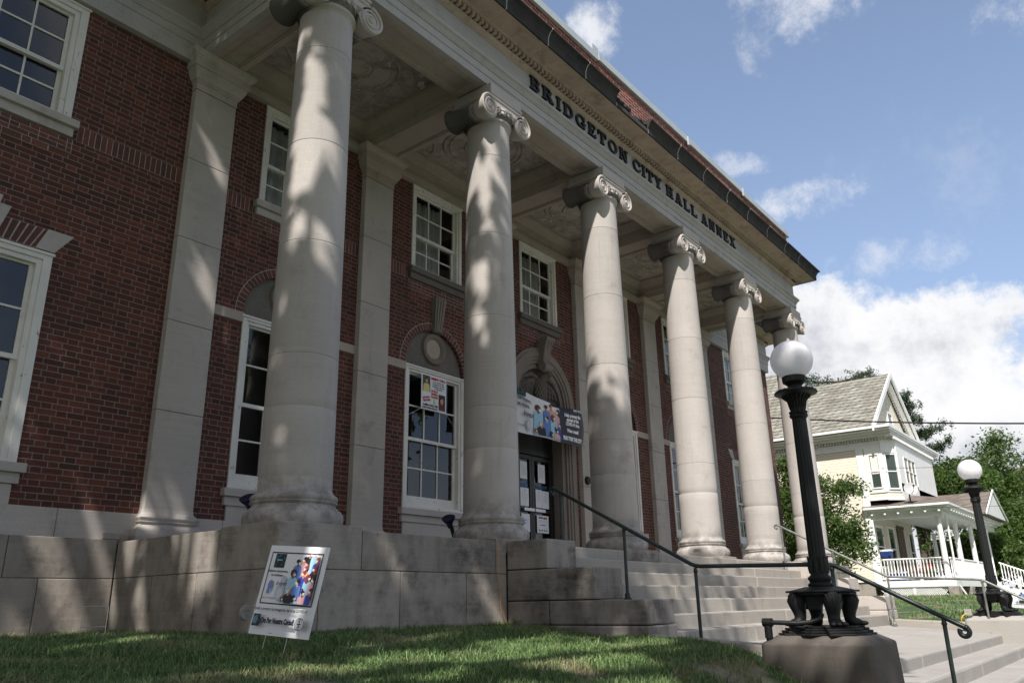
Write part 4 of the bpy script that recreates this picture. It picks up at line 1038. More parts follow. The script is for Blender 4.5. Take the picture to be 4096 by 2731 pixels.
CROWD=[(.62,.93,.34,5,1,0,0,1),(.80,.95,.30,6,3,0,0,1),(.93,.80,.34,2,2,2,0,-1),(.48,.80,.34,3,1,0,0,-1),(.30,.74,.34,0,0,0,0,1),(.90,.62,.34,5,2,1,2,-1),(.62,.62,.34,4,2,1,3,-1),(.58,.52,.34,2,1,1,3,-1),(.24,.50,.36,6,0,0,1,1),(.78,.44,.34,1,0,1,2,1),(.97,.40,.34,3,1,0,0,-1),(.46,.34,.34,0,3,0,0,-1),(.72,.14,.32,3,0,0,3,1),(.97,.18,.34,2,1,0,0,-1),(.48,.04,.30,6,1,0,2,1),(.25,.16,.36,5,1,2,4,-1),(.07,.02,.24,1,2,2,0,1)]

# ------------------------------------------------------------------ yard sign in the lawn
TLc,TRc,BRc,BLc=[Vector(p) for p in ((-1.253,-1.458,-.284),(-1.161,-1.999,-.326),(-1.285,-1.974,-.922),(-1.377,-1.433,-.881))]
Nn=(BLc-TLc).cross(TRc-TLc).normalized()
if Nn.x>0: Nn=-Nn
def sg(u,v,w): return tuple((TLc*(1-u)+TRc*u)*v+(BLc*(1-u)+BRc*u)*(1-v)+Nn*w)
yard=thing('yard_sign','white Spanish yard sign with masked crowd, leaning in the lawn by the base wall','sign',tuple((BLc+BRc)/2-Vector((0,0,.16))))
mb=MB(); v=[sg(a,b,w) for w in (0,-.008) for a,b in ((0,0),(1,0),(1,1),(0,1))]; mb.add(v,[(0,1,2,3),(7,6,5,4),(0,4,5,1),(1,5,6,2),(2,6,7,3),(3,7,4,0)])
panel=mb.build('panel',PAPER,yard)
mb=MB(); pr=Print(mb,lambda u,v,w: sg(u,v,w))
def frame(pr,a,b,c,d,t,s,m):
    pr.rect(a,b,c,b+s,m); pr.rect(a,d-s,c,d,m); pr.rect(a,b+s,a+t,d-s,m); pr.rect(c-t,b+s,c,d-s,m)
frame(pr,.055,.335,.935,.925,.014,.014,NAVY)
pr.rect(.135,.745,.315,.905,INK)
for k in range(26): pr.ell(random.uniform(.145,.305),random.uniform(.755,.895),.008,.008,TEAL,6)
pr.rect(.18,.825,.27,.838,BLU[1])
pr.text('Seamos victoriosos,',.245,.695,.024,NAVY,.34,0,.03); pr.text('no víctimas.',.245,.648,.024,NAVY,.21,0,.03)
pr.text('¡Use una máscara!',.19,.395,.020,NAVY,.235,0,.003)
pr.ell(.175,.545,.042,.055,PERI); pr.poly([(.14,.53),(.175,.53),(.17,.45),(.135,.45)],PERI); pr.poly([(.18,.50),(.215,.51),(.19,.455),(.18,.45)],BLU[1])
pr.ell(.36,.47,.075,.095,GREY); pr.poly([(.33,.55),(.41,.55),(.43,.62),(.375,.66),(.34,.62)],GREY); pr.ell(.36,.455,.05,.06,C('mask_fold_ink',(.60,.62,.70)))
pr.text('Bridgeton',.37,.55,.042,NAVY,.20,.35,.002)
people(pr,.43,.919,.351,.909,CROWD,1.35)
pr.text('Ayuda a prevenir la propagación del virus COVID-19.',.50,.262,.032,NAVY,.90,0,.02)
pr.rect(.075,.085,.20,.215,INK)
for k in range(30): pr.ell(random.uniform(.085,.19),random.uniform(.095,.205),.007,.007,TEAL,6)
for k in range(12):
    a=2*PI*k/12; pr.poly([(.1375,.15),(.1375+.04*math.cos(a-.12),.15+.045*math.sin(a-.12)),(.1375+.04*math.cos(a+.12),.15+.045*math.sin(a+.12))],BLU[1])
pr.text('¡Ora Por Nuestra Cuidad!',.505,.125,.056,NAVY,.565,0,.06)
pr.ell(.875,.14,.072,.068,INK,28); pr.ell(.875,.14,.066,.062,PAPER,28); pr.ell(.875,.14,.050,.047,INK,28); pr.ell(.875,.14,.046,.043,PAPER,28)
pr.text('CITY OF BRIDGETON',.875,.190,.010,INK,.075); pr.text('NEW JERSEY',.875,.082,.010,INK,.06); pr.poly([(.84,.135),(.91,.135),(.90,.148),(.85,.148)],INK); pr.poly([(.855,.105),(.872,.135),(.88,.135),(.897,.105),(.885,.105),(.876,.125),(.867,.105)],INK); pr.ell(.875,.165,.012,.010,INK)
pr.rect(.42,.018,.49,.023,INK)
mb.build('print',pr.mats,panel)
mb=MB()
for u in (.30,.66):
    a=Vector(sg(u,.25,-.004)); b=Vector(sg(u,0,-.004)); d=(b-a).normalized(); mb.tube([tuple(a),tuple(b),tuple(b+d*.22)],.0022,6)
mb.build('wire_stake',M['steel'],yard)
# empty wire stake by the wall
mb=MB()
for x in (-1.455,-1.24): mb.tube([(x,.9,-1.0),(x+.004,.9,-.678)],.0035,6)
for z in (-.678,-.85): mb.tube([(-1.453,.9,z),(-1.238,.9,z)],.0035,6)
tag(mb.build('wire_stake',M['steel'],loc=(-1.35,.9,-.95)),'empty wire sign stake standing in the grass by the base wall','stake')
mb=MB(); mb.prism_xy([(-.765,2.20),(-.55,2.20),(-.55,2.33),(-.735,2.33)],.001,.066); tag(mb.build('loose_stone',M['stone_base'],loc=(-.65,2.27,.001),bevel=.008),'loose stone block lying on the ledge beside the pilaster','stone')

# ------------------------------------------------------------------ poster in the window
YP=YW-.06
def pf(u,v,w): return (4.085+.595*u,YP-w-.012*math.sin(PI*u)*(1-v),2.297+.60*v)
poster=thing('missing_child_poster','white missing child poster tied across the window left of the second column','poster',(4.38,YP,2.297))
mb=MB(); N=8; mb.v=[pf(i/N,j/N,0) for j in range(N+1) for i in range(N+1)]; mb.f=[(j*(N+1)+i,j*(N+1)+i+1,(j+1)*(N+1)+i+1,(j+1)*(N+1)+i) for j in range(N) for i in range(N)]; mb.m=[0]*len(mb.f)
sheet=mb.build('sheet',BANW,poster)
mb=MB(); pr=Print(mb,pf)
pr=Print(mb,pf)
pr.rect(.05,.50,.345,.955,C('photo_green',(.06,.08,.05)))
pr.poly([(.08,.50),(.32,.50),(.30,.70),(.25,.735),(.15,.735),(.10,.70)],C('yellow_top',(.62,.58,.22))); pr.ell(.20,.82,.075,.10,HAIR[0]); pr.ell(.205,.80,.05,.065,SKIN[1]); pr.rect(.055,.52,.085,.68,SKIN[1]); pr.rect(.31,.52,.335,.68,SKIN[1])
mb.build('photo_print',pr.mats,sheet); mb=MB(); pr=Print(mb,pf)
pr.rect(.675,.05,.955,.50,C('photo_brown',(.07,.045,.035))); pr.ell(.815,.30,.11,.17,HAIR[0]); pr.poly([(.69,.05),(.94,.05),(.93,.19),(.86,.235),(.77,.235),(.70,.19)],C('maroon_top',(.16,.015,.02))); pr.ell(.815,.31,.065,.085,SKIN[1])
mb.build('photo_print',pr.mats,sheet); mb=MB(); pr=Print(mb,pf)
pr.text('MISSING CHILD',.67,.875,.062,RED,.58,0,.07)
for k,t in enumerate(('5 year old last seen','on september 16, 2019','in Bridgeton City Park','in New Jersey')): pr.text(t,.67,.80-.062*k,.036,INK,(.45,.50,.50,.32)[k],0,.05)
for k,t in enumerate(('DULCE','MARIA','ALAVEZ')): pr.text(t,.51,.525-.085*k,.058,RED,(.26,.26,.29)[k],0,.06)
pr.text('$75,000',.19,.31,.052,RED,.26,0,.05,rot=.22); pr.text('REWARD',.22,.235,.052,RED,.28,0,.05,rot=.22)
GR=C('lime_ink',(.35,.62,.06)); pr.ell(.50,.285,.045,.045,GR); pr.ell(.50,.285,.022,.028,BANW); pr.poly([(.48,.26),(.52,.26),(.555,.185),(.525,.185),(.50,.235),(.475,.185),(.445,.185)],GR)
pr.text('1-800-CALL FBI',.345,.105,.055,INK,.56,0,.06); pr.text('NIÑA DESAPARECIDA',.345,.035,.038,INK,.58,0,.05)
mb.build('print',pr.mats,sheet)
mb=MB()
for a,b in (((4.09,YP-.002,2.30),(3.80,YW-.03,2.13)),((4.67,YP-.002,2.30),(5.02,YW-.03,2.02)),((4.10,YP,2.89),(3.95,YW-.03,2.97)),((4.67,YP,2.89),(4.9,YW-.03,2.97))): mb.tube([a,b],.0025,5)
mb.build('tie_string',MASK,poster)

# ------------------------------------------------------------------ banner over the door
BX0,BX1=5.35,8.50; BY=2.02
def bf(u,v,w):
    x=BX0+(BX1-BX0)*u; y=BY; z=2.185+.76*v
    sag=-.05*math.sin(PI*min(1,max(0,(u-.3)/.7)))*(v**2)+.10*max(0,(.45-u)/.45)*v-.0*u
    z+=sag; e=max(0,(u-.9)/.1); y+=.14*e*e; x+=.10*e*math.sin(PI*v)-.05*e
    y+=.02*math.sin(u*9+v*2)+.012*math.sin(u*21)
    if v>.9 and u>.6: y+=.35*(v-.9)
    return (x,y-w*2.2,z)
banner=thing('banner','white and navy public health banner hung across the doorway behind the second column','banner',(6.85,BY,2.26))
mb=MB(); NX,NY=90,16; mb.v=[bf(i/NX,j/NY,0) for j in range(NY+1) for i in range(NX+1)]
for j in range(NY):
    for i in range(NX):
        mb.f.append((j*(NX+1)+i,j*(NX+1)+i+1,(j+1)*(NX+1)+i+1,(j+1)*(NX+1)+i)); u=(i+.5)/NX; mb.m.append(1 if u>.692+.012*math.sin(j*.5) or (j==NY-1 and u>.6) else 0)
cloth=mb.build('cloth',[BANW,C('banner_navy',(.014,.014,.028),.5)],banner,smooth=60)
mb=MB(); pr=Print(mb,bf); pr.layer=.002
WHT=C('banner_text',(.85,.85,.87))
pr.text('Help prevent the',.828,.74,.092,WHT,.165,0,.05); pr.text('spread of the',.828,.62,.092,WHT,.125,0,.05); pr.text('COVID-19 virus.',.828,.50,.092,WHT,.145,0,.05); pr.text('Wear a mask!',.828,.32,.092,WHT,.125,0,.05); pr.text('PRAY FOR THE CITY!',.826,.10,.10,WHT,.205,0,.06)
pr.text('NOT VICTIMS',.90,.925,.06,WHT,.12,0,.05)
people(pr,.405,.692,.03,.95,[(.70,.80,.50,4,1,0,0,1),(.95,.72,.46,3,2,0,2,-1),(.48,.72,.46,0,1,0,0,1),(.17,.60,.46,6,0,0,1,1),(.73,.50,.44,6,2,1,2,1),(.44,.40,.42,0,3,0,0,-1),(.99,.34,.40,2,1,0,0,-1),(.24,.20,.42,5,1,2,4,-1),(.82,.14,.40,3,0,0,3,1),(.60,.02,.36,1,1,0,2,1),(.05,.03,.28,1,2,2,0,1)],.36)
pr.text("Let's be Victors,",.285,.74,.09,INK,.19,0,.03); pr.text('not victims.',.30,.60,.09,INK,.13,0,.03)
pr.text('Bridgeton',.35,.40,.12,INK,.095,.35,.02); pr.ell(.355,.21,.022,.14,GREY); pr.ell(.355,.20,.014,.09,C('mask_fold_ink',(.60,.62,.70))); pr.text('Wear a mask!',.27,.14,.06,INK,.09)
pr.rect(.235,.84,.325,.99,INK)
for k in range(24): pr.ell(random.uniform(.24,.32),random.uniform(.86,.97),.003,.012,TEAL,6)
pr.text('VICTORY',.08,.6,.16,INK,.1)
mb.build('print',pr.mats,cloth)

# ------------------------------------------------------------------ notices taped on the doors
def notice(x0,x1,z0,z1,label,lines,col=INK,art=None,dark=False):
    y=YD-.004; mb=MB(); mb.add([(x0,y,z0),(x1,y,z0),(x1,y,z1),(x0,y,z1)],[(0,1,2,3)],0)
    pr=Print(mb,lambda u,v,w:(x0+(x1-x0)*u,y-.001-w,z0+(z1-z0)*v)); pr.mats=[BANW]
    for k in range(lines): pr.rect(.15,.72-.06*k,.85 if k%3 else .7,.735-.06*k,GREY)
    if art==1: pr.ell(.5,.86,.10,.06,GREY)
    if art==2: pr.rect(.15,.82,.5,.9,BLU[2]); pr.rect(.55,.8,.85,.9,RED); pr.ell(.5,.45,.25,.03,BLU[0]); [pr.ell(.2+.2*k,.15,.05,.05,INK) for k in range(4)]
    if art==3: pr.ell(.45,.55,.22,.10,BLU[0]); pr.ell(.5,.55,.16,.06,BANW)
    o=mb.build('paper_notice',pr.mats,loc=((x0+x1)/2,y,z0)); tag(o,label,'notice','papers taped to the glass doors')
c=7.47
notice(c+.19,c+.42,1.50,1.86,'narrow paper sheet high on the right glass door',9)
notice(c+.10,c+.31,1.02,1.36,'paper with round seal left of the pair on the right door',7,INK,1)
notice(c+.315,c+.53,1.015,1.35,'paper with round seal right of the pair on the right door',7,INK,1)
notice(c+.12,c+.50,.55,.88,'wide paper with coloured headings below the push bar',3,INK,2)
notice(c-.38,c-.16,1.53,1.86,'paper sheet high on the left glass door',9)
notice(c-.38,c-.12,1.02,1.36,'paper with seal above the left door push bar',7,INK,1)
notice(c-.36,c-.10,.55,.88,'paper with blue oval below the left door push bar',4,INK,3)
for x,s_ in ((c+.32,.30),(c-.30,.30)):
    mb=MB(); pr=Print(mb,lambda u,v,w:(u,YD-.005-w,v)); bl=C('door_blue_ink',(.03,.16,.36)); pr.text('Bridgeton',x,1.39,.085,bl,s_,.2,.004)
    o=mb.build('door_lettering',pr.mats,loc=(x,YD,1.40)); tag(o,'blue script lettering on the %s glass door'%('right' if x>c else 'left'),'lettering','script on the doors')

# ------------------------------------------------------------------ blue flood lights, orange cord
FB=plain('blue_floodlight',(.008,.010,.055),.3); 
def flood(x,y,z0,label,s=-1,zb=None):
    t=thing('floodlight',label,'floodlight',(x,y,z0),'blue floodlights at the column bases')
    mb=MB(); d=Vector((s*.55,-.25,.80)).normalized(); Rm=d.to_track_quat('Z','Y').to_matrix()
    p0=Vector((x+s*.02,y,z0+.26))
    def tr(m): m.v=[tuple(Rm@Vector(q)+p0) for q in m.v]
    mb.lathe([(.02,-.02),(.035,.0),(.04,.04),(.055,.07),(.085,.12),(.088,.135),(.07,.138),(.0,.13)],n=20); tr(mb); mb.build('lamp_hood',FB,t,smooth=40)
    mb=MB(); mb.tube([(x-s*.05,y,z0+.05),(x-s*.05,y,z0+.13),(x-s*.01,y,z0+.24),(x+s*.02,y,z0+.28)],[.026,.022,.028,.03],10); mb.build('stem',plain('dark_green_plastic',(.012,.03,.02),.4),t,smooth=50)
    mb=MB(); mb.lathe([(.06,0),(.07,.005),(.07,.05),(.075,.055),(.06,.06),(.0,.06)],(x-s*.05,y,z0),20); mb.build('pot',PAPER,t,smooth=40)
flood(.34,1.2,.06,'blue floodlight behind the first column base beside the window sill')
flood(2.86,.55,-.034,'blue floodlight on a white pot left of the second column base')
flood(11.30,.75,-.034,'blue floodlight on a white pot between the fourth and fifth column bases')
mb=MB(); pts=[(2.9,.1,-.02),(2.6,-.5,-.022),(2.45,-.56,-.025),(2.25,-.6,-.026),(2.32,-.628,-.03),(2.33,-.645,-.10),(2.32,-.645,-.25),(2.335,-.645,-.36),(2.36,-.648,-.55),(2.37,-.65,-.75),(2.42,-.66,-.88),(2.50,-.70,-.985),(2.58,-.76,-1.0)]
tag(mb.build('x',M['steel']) if False else (mb.tube(pts,.0042,6),mb.build('extension_cord',plain('orange_cord',(.62,.24,.03),.5),loc=pts[-1],smooth=60))[1],'orange extension cord hanging down the stone base wall','cord')
mb=MB(); mb.lathe([(.0,-.02),(.058,-.018),(.062,0)],(-.86,-.622,-.75),20,axis='y')
for a,b in ((-.875,-.735),(-.845,-.735),(-.86,-.765)): mb.lathe([(.0,-.026),(.010,-.026),(.010,-.019)],(a,-.622,b),8,axis='y')
tag(mb.build('wall_outlet',M['stone_base'],loc=(-.86,-.62,-.75),smooth=40),'round outlet cover on the base wall behind the yard sign','outlet')

# ------------------------------------------------------------------ leaves, trees
def leaf_mesh(name,pts,nrm,size,mat,parent=None,loc=None,aspect=.55):
    n=len(pts); pts=np.asarray(pts); nrm=np.asarray(nrm); nrm=nrm/np.linalg.norm(nrm,axis=1,keepdims=True)
    a=np.cross(nrm,RNG.normal(size=(n,3))); a/=np.linalg.norm(a,axis=1,keepdims=True)+1e-9; b=np.cross(nrm,a)
    s=(size*RNG.uniform(.6,1.3,n))[:,None]; a=a*s; b=b*s*aspect
    bend=nrm*s*.18
    V=np.stack([pts-a,pts-b*.9+bend,pts+a,pts+b*.9+bend],1).reshape(-1,3)
    off=np.array(loc if loc is not None else (WL[parent] if parent else (0,0,0)))
    V=V-off
    me=bpy.data.meshes.new(name); me.vertices.add(4*n); me.vertices.foreach_set('co',V.ravel().astype(np.float32))
    me.loops.add(4*n); me.loops.foreach_set('vertex_index',np.arange(4*n,dtype=np.int32)); me.polygons.add(n)
    me.polygons.foreach_set('loop_start',np.arange(0,4*n,4,dtype=np.int32)); me.polygons.foreach_set('loop_total',np.full(n,4,dtype=np.int32))
    me.materials.append(mat); me.update(); me.validate()
    o=bpy.data.objects.new(name,me); COL.objects.link(o)
    if parent: o.parent=parent; o.location=Vector(off)-WL[parent]
    else: o.location=Vector(off)
    WL[o]=Vector(off); return o
def crown_points(blobs,nclump,nleaf,sig):
    P_=[];N_=[]
    w=np.array([r**2 for _,r in blobs]); w=w/w.sum()
    for (c,r),f in zip(blobs,w):
        k=max(3,int(nclump*f)); d=RNG.normal(size=(k,3)); d/=np.linalg.norm(d,axis=1,keepdims=True)
        cc=np.array(c)+d*(r*RNG.uniform(.55,1.05,k))[:,None]
        for q,dd in zip(cc,d):
            m=int(nleaf*RNG.uniform(.5,1.4)); p=q+RNG.normal(size=(m,3))*np.array([sig,sig,sig*.6])
            P_.append(p); N_.append(RNG.normal(size=(m,3))*.8+dd*.5+np.array([0,0,.5]))
    return np.concatenate(P_),np.concatenate(N_)
def tree(name,label,cat,base,blobs,nclump,nleaf,sig,size,mat,trunk=.15,group=None,top=None,gaps=None):
    t=thing(name,label,cat,base,group)
    P_,N_=crown_points(blobs,nclump,nleaf,sig)
    if gaps is not None:            # leaves cut out along sun rays so chosen spots below are lit
        keep=np.ones(len(P_),bool); sd=np.array([-2.1,-1.0,2.75]); sd=sd/np.linalg.norm(sd)
        for gx_,gy_,gz_,gr in gaps:
            d=P_-np.array([gx_,gy_,gz_]); d=np.linalg.norm(d-np.outer(d@sd,sd),axis=1); R=abs(gr)*1.4+.16 if (gr>.155 and gz_<-1) else abs(gr)*(.90 if gz_>.4 else 1.25)+(.06 if gz_>.4 else .10)
            keep&=~((d<R)&(RNG.uniform(size=len(P_))<(.985 if gr>0 else .80)))
        P_,N_=P_[keep],N_[keep]
    leaf_mesh('crown',P_,N_,size,mat,t)
    mb=MB(); cx=sum(c[0] for c,_ in blobs)/len(blobs); cy=sum(c[1] for c,_ in blobs)/len(blobs); zt_=top or sum(c[2] for c,_ in blobs)/len(blobs)
    b=Vector(base); tp=Vector((cx,cy,zt_)); fork=b.lerp(tp,.55)+Vector((random.uniform(-.1,.1),random.uniform(-.1,.1),0))
    mb.tube([tuple(b-Vector((0,0,.3))),tuple(b+Vector((0,0,.1))),tuple(b.lerp(fork,.5)),tuple(fork)],[trunk*1.35,trunk*1.1,trunk*.9,trunk*.75],10)
    for c,r in blobs:
        c=Vector(c); m=fork.lerp(c,.5)+Vector((0,0,-.12*r)); mb.tube([tuple(fork-Vector((0,0,.1))),tuple(m),tuple(c)],[trunk*.55,trunk*.35,trunk*.12],7)
        for k in range(4):
            e=c+Vector((random.uniform(-1,1),random.uniform(-1,1),random.uniform(-.3,.9)))*r*.8; mb.tube([tuple(m.lerp(c,.4)),tuple(c.lerp(e,.4)),tuple(e)],[trunk*.2,trunk*.12,trunk*.04],5)
    mb.build('trunk',M['bark'],t,smooth=60); return t
def blobs(c,r,n,spread,rs=(.35,.6)):
    out=[]
    for i in range(n):
        d=Vector((random.gauss(0,1),random.gauss(0,1),random.gauss(0,1))).normalized()*random.uniform(.3,1)
        out.append(((c[0]+d.x*spread[0],c[1]+d.y*spread[1],c[2]+d.z*spread[2]),r*random.uniform(*rs)))
    return out
# light spots carved through the shade tree's crown (where they land, radius)
HOLES=[(-0.33,0.02,5.51,0.09),(-0.32,-0.11,5.19,0.07),(-0.23,-0.25,5.35,0.05),(-0.27,-0.2,4.85,0.15),(-0.3,-0.16,4.63,0.12),(-0.3,-0.14,4.27,0.14),(-0.2,-0.27,4.27,0.12),(-0.32,-0.11,4.06,0.12),(-0.14,-0.3,3.98,0.13),(-0.26,-0.22,3.8,0.1),(-0.32,-0.09,3.61,0.14),(-0.27,-0.2,3.57,0.1),(-0.08,-0.33,4.03,0.06),(-0.26,-0.21,3.01,0.13),(-0.15,-0.3,2.94,0.12),(-0.3,-0.14,2.86,0.08),(-0.07,-0.33,2.69,0.07),(-0.32,-0.09,2.24,0.13),(-0.33,-0.04,1.65,0.06),(-0.25,-0.22,2.18,0.08),(-0.3,-0.15,0.85,0.06),(2.9,-0.32,6.0,0.06),(2.72,-0.18,5.82,0.06),(2.78,-0.25,5.5,0.1),(2.73,-0.2,5.11,0.13),(2.83,-0.29,5.01,0.07),(2.67,-0.06,4.89,0.05),(2.71,-0.16,4.66,0.1),(2.73,-0.2,4.29,0.06),(2.7,-0.15,3.42,0.17),(2.67,-0.02,3.51,0.08),(2.68,-0.08,2.81,0.12),(2.67,0.02,2.8,0.06),(2.74,-0.21,2.5,0.07),(2.79,-0.26,0.83,0.13),(2.72,-0.18,0.69,0.15),(2.69,-0.13,0.96,0.08),(-0.05,2.3,5.09,0.05),(0.04,2.3,4.97,0.05),(0.15,2.3,4.85,0.05),(0.0,2.3,3.23,0.06),(0.12,2.3,3.15,0.07),(-0.12,2.3,3.67,0.05),(0.07,2.3,3.56,0.05),(-0.26,2.3,2.92,0.03),(-0.2,2.3,0.5,0.06),(-0.23,2.3,0.35,0.07),(-0.04,2.3,0.29,0.07),(0.17,2.3,0.28,0.06),(-0.14,2.3,0.24,0.07),(-0.29,2.3,0.2,0.06),(2.88,2.3,3.57,0.06),(2.85,2.3,3.28,0.08),(3.0,2.3,3.03,0.07),(2.83,2.3,2.78,0.06),(3.1,2.3,2.64,0.06),(2.99,2.3,2.34,0.05),(2.66,2.3,3.65,0.04),(-1.7,2.4,2.22,0.05),(-1.69,2.4,1.98,0.06),(-1.67,2.4,1.74,0.06),(-1.66,2.4,1.46,0.06),(-1.65,2.4,1.18,0.05),(-1.64,2.4,0.91,0.05),(-1.4,2.4,2.0,0.05),(-1.28,2.4,1.96,0.05),(-1.16,2.4,1.93,0.05),(-0.99,2.4,1.92,0.04),(-1.49,2.2,-0.14,0.07),(-1.37,2.2,-0.16,0.08),(-1.23,2.2,-0.22,0.09),(-1.1,2.2,-0.28,0.09),(-0.96,2.2,-0.35,0.08),(-1.34,2.2,-0.08,0.06),(-0.85,2.2,-0.21,0.08),(-0.73,2.2,-0.28,0.08),(-0.99,2.2,-0.16,0.07),(-0.83,2.2,-0.47,0.08),(-0.7,2.2,-0.62,0.06),(-0.91,2.2,-0.71,0.07),(-1.31,2.2,-0.02,0.05),(-1.61,2.2,-0.11,0.05),(-0.95,2.2,-0.83,0.05),(-0.6,2.0,-0.1,0.09),(-0.6,2.01,-0.24,0.09),(-0.6,1.92,-0.04,0.07),(-0.6,2.01,-0.46,0.07),(-0.6,2.0,-0.67,0.07),(-0.6,1.56,-0.08,0.05),(-0.6,1.33,-0.16,0.06),(-0.6,1.39,-0.26,0.06),(-0.6,1.1,-0.07,0.08),(-0.6,1.04,-0.2,0.09),(-0.6,1.09,-0.32,0.08),(-0.6,1.1,-0.44,0.08),(-0.6,0.9,-0.1,0.1),(-0.6,0.74,-0.13,0.1),(-0.6,0.58,-0.16,0.09),(-0.6,0.78,-0.29,0.09),(-0.6,0.59,-0.3,0.08),(-0.6,0.45,-0.09,0.07),(-0.6,1.54,-0.51,0.06),(-0.6,1.57,-0.72,0.06),(-0.6,1.34,-0.8,0.05),(-0.6,1.16,-0.72,0.05),(-0.6,0.87,-0.45,0.07),(-0.6,0.73,-0.57,0.05),(-0.6,0.47,-0.38,0.05),(-0.6,0.22,-0.58,0.05),(-0.6,1.27,-0.92,0.07),(-0.6,0.96,-0.92,0.07),(-0.8,-0.62,-0.32,0.04),(-0.91,-0.62,-0.39,0.05),(-0.84,-0.62,-0.49,0.05),(2.95,-0.62,-0.13,0.06),(1.36,-0.62,-0.89,0.04),(2.25,-0.62,-0.78,0.04),(0.73,-0.62,-0.35,0.03),(1.75,-0.62,-0.1,0.03),(-1.22,-1.75,-0.37,0.05),(-1.1,-1.75,-0.35,0.05),(-1.37,-1.75,-0.73,0.06),(-1.27,-1.75,-0.79,0.06),(-1.23,-1.75,-0.62,0.05),(-1.17,-1.75,-0.44,0.05),(-0.98,3.33,-1.05,0.16),(-1.34,1.93,-1.05,0.18),(-1.59,0.81,-1.05,0.16),(-1.65,0.22,-1.05,0.2),(-1.38,0.28,-1.05,0.2),(-1.61,-0.51,-1.05,0.2),(-2.37,-0.84,-1.05,0.22),(-2.31,-1.36,-1.05,0.2),(-2.71,-1.25,-1.05,0.2),(-1.16,-0.26,-1.05,0.12),(-0.16,0.9,-1.05,0.1),(0.18,2.87,-1.05,0.1),(0.32,-1.61,-1.05,0.14),(0.8,-1.47,-1.05,0.14),(0.77,-1.85,-1.05,0.16),(0.58,-2.33,-1.05,0.16),(0.41,-2.75,-1.05,0.16),(0.04,-3.24,-1.05,0.16),(0.12,-3.44,-1.05,0.2),(-0.2,-3.82,-1.05,0.2),(-0.3,-4.08,-1.05,0.2),(-0.53,-4.39,-1.05,0.2),(-0.85,-4.74,-1.05,0.22),(-1.02,-3.72,-1.05,0.14),(-1.16,-4.1,-1.05,0.2),(-1.28,-4.42,-1.05,0.2),(-1.28,-4.67,-1.05,0.2),(-0.75,-1.27,-1.05,0.09),(-1.52,-2.66,-1.05,0.1),(-1.63,-3.14,-1.05,0.12),(-1.29,-3.14,-1.05,0.12),(-1.6,-3.79,-1.05,0.14),(2.1,-4.03,-1.03,0.06),(2.1,-4.12,-1.08,0.05),(2.1,-4.07,-1.14,0.04),(2.1,-4.36,-1.04,0.07),(2.5,-4.23,1.4,0.06),(-1.2,-1.7,-.38,-.22),(-1.3,-1.72,-.62,-.22),(-1.32,-1.72,-.86,-.2),(-.9,-2.6,-1.05,.2),(-.3,-2.9,-1.05,.2),(.9,-2.9,-1.06,.2),(1.3,-2.2,-1.05,.17),(1.6,-2.9,-1.07,.2),(-1.9,-2.3,-1.05,.18),(-1.2,.9,-.98,.16),(-2.2,1.2,-.98,.18)]
# street tree on the lawn bank, out of frame: crown shaped to throw the dappled shade
random.seed(21)
SB=[((-7.9,-4.4,9.6),1.9),((-6.0,-2.9,10.4),2.2),((-8.4,-2.2,10.0),2.3),((-10.6,-3.4,10.6),2.3),((-7.0,-7.4,9.0),1.8),((-5.2,-5.2,9.7),1.7),((-9.2,-8.6,8.8),2.2),((-11.6,-7.6,9.8),2.3),((-9.9,-5.6,10.2),1.6),((-6.4,-.7,9.6),2.1),((-4.0,-3.4,10.6),1.7),((-7.4,-9.8,8.8),1.6),((-9.4,-.2,9.2),2.2),((-2.3,-3.0,10.5),1.3),((-1.5,-4.1,10.3),1.1),((-4.6,-7.2,9.8),1.05),((-7.0,-8.5,9.3),1.25),((-6.2,1.4,9.8),1.9),((-4.2,-.6,10.6),1.6),((-9,2.2,9.4),2.2),((-4.4,1.4,10.8),1.4),((-9.2,0,9.4),2.0),((-6.3,.6,9.8),1.9),((-9,2.0,9.6),2.1),((-7.6,1.0,10.2),1.8),((-10.5,.6,9.0),1.8)]
tree('shade_tree','big leafy street tree casting dappled shade over the lawn','tree',(-10.4,-7.0,-2.3),[((x-1.7,y-.81,z+2.23),r) for (x,y,z),r in SB],1150,46,.40,.17,M['leaf'],.42,gaps=HOLES)
random.seed(31)
for k,(x,y,h) in enumerate(((-16,-17,13),(-5,-22,12),(19,-21,13),(40,-16,11),(-24,-6,14))):  # unseen trees added to keep sky light off the façade
    tree('sky_block_tree','broad unseen tree %s, added to block sky light'%('left of the grey house across the road','close beside the grey house across the road','right of the grey house across the road','far down the road to the right','up the road to the left')[k] if False else ('unseen sky-blocking tree by the road to the west','unseen sky-blocking tree across the road facing the left wing','unseen sky-blocking tree close to the left gable of the grey street house','smaller unseen sky-blocking tree far down the road to the east','tall unseen sky-blocking tree on the lawn side of the road to the west')[k],'tree',(x,y,-2.3),blobs((x,y,h*.62),h*.34,11,(h*.28,h*.24,h*.26)),170,40,.55,.30,M['leaf_dark'],.3,'unseen trees added to block sky light')
random.seed(5)
tree('garden_tree','bright green small tree in front of the yellow house wall','tree',(22.3,2.2,-.85),[((22,2.5,3.0),.7),((22.2,1.8,2.4),.7),((21.8,3.0,2.2),.75),((22,1.25,1.5),.62),((22.1,2.3,1.4),.85),((22,3.2,1.0),.7),((21.9,1.6,.6),.6),((22,2.6,.3),.7),((22.1,.95,2.55),.35),((22.0,.95,.7),.4),((22,2.9,3.5),.35)],470,60,.17,.055,M['leaf_mid'],.08)
random.seed(9)
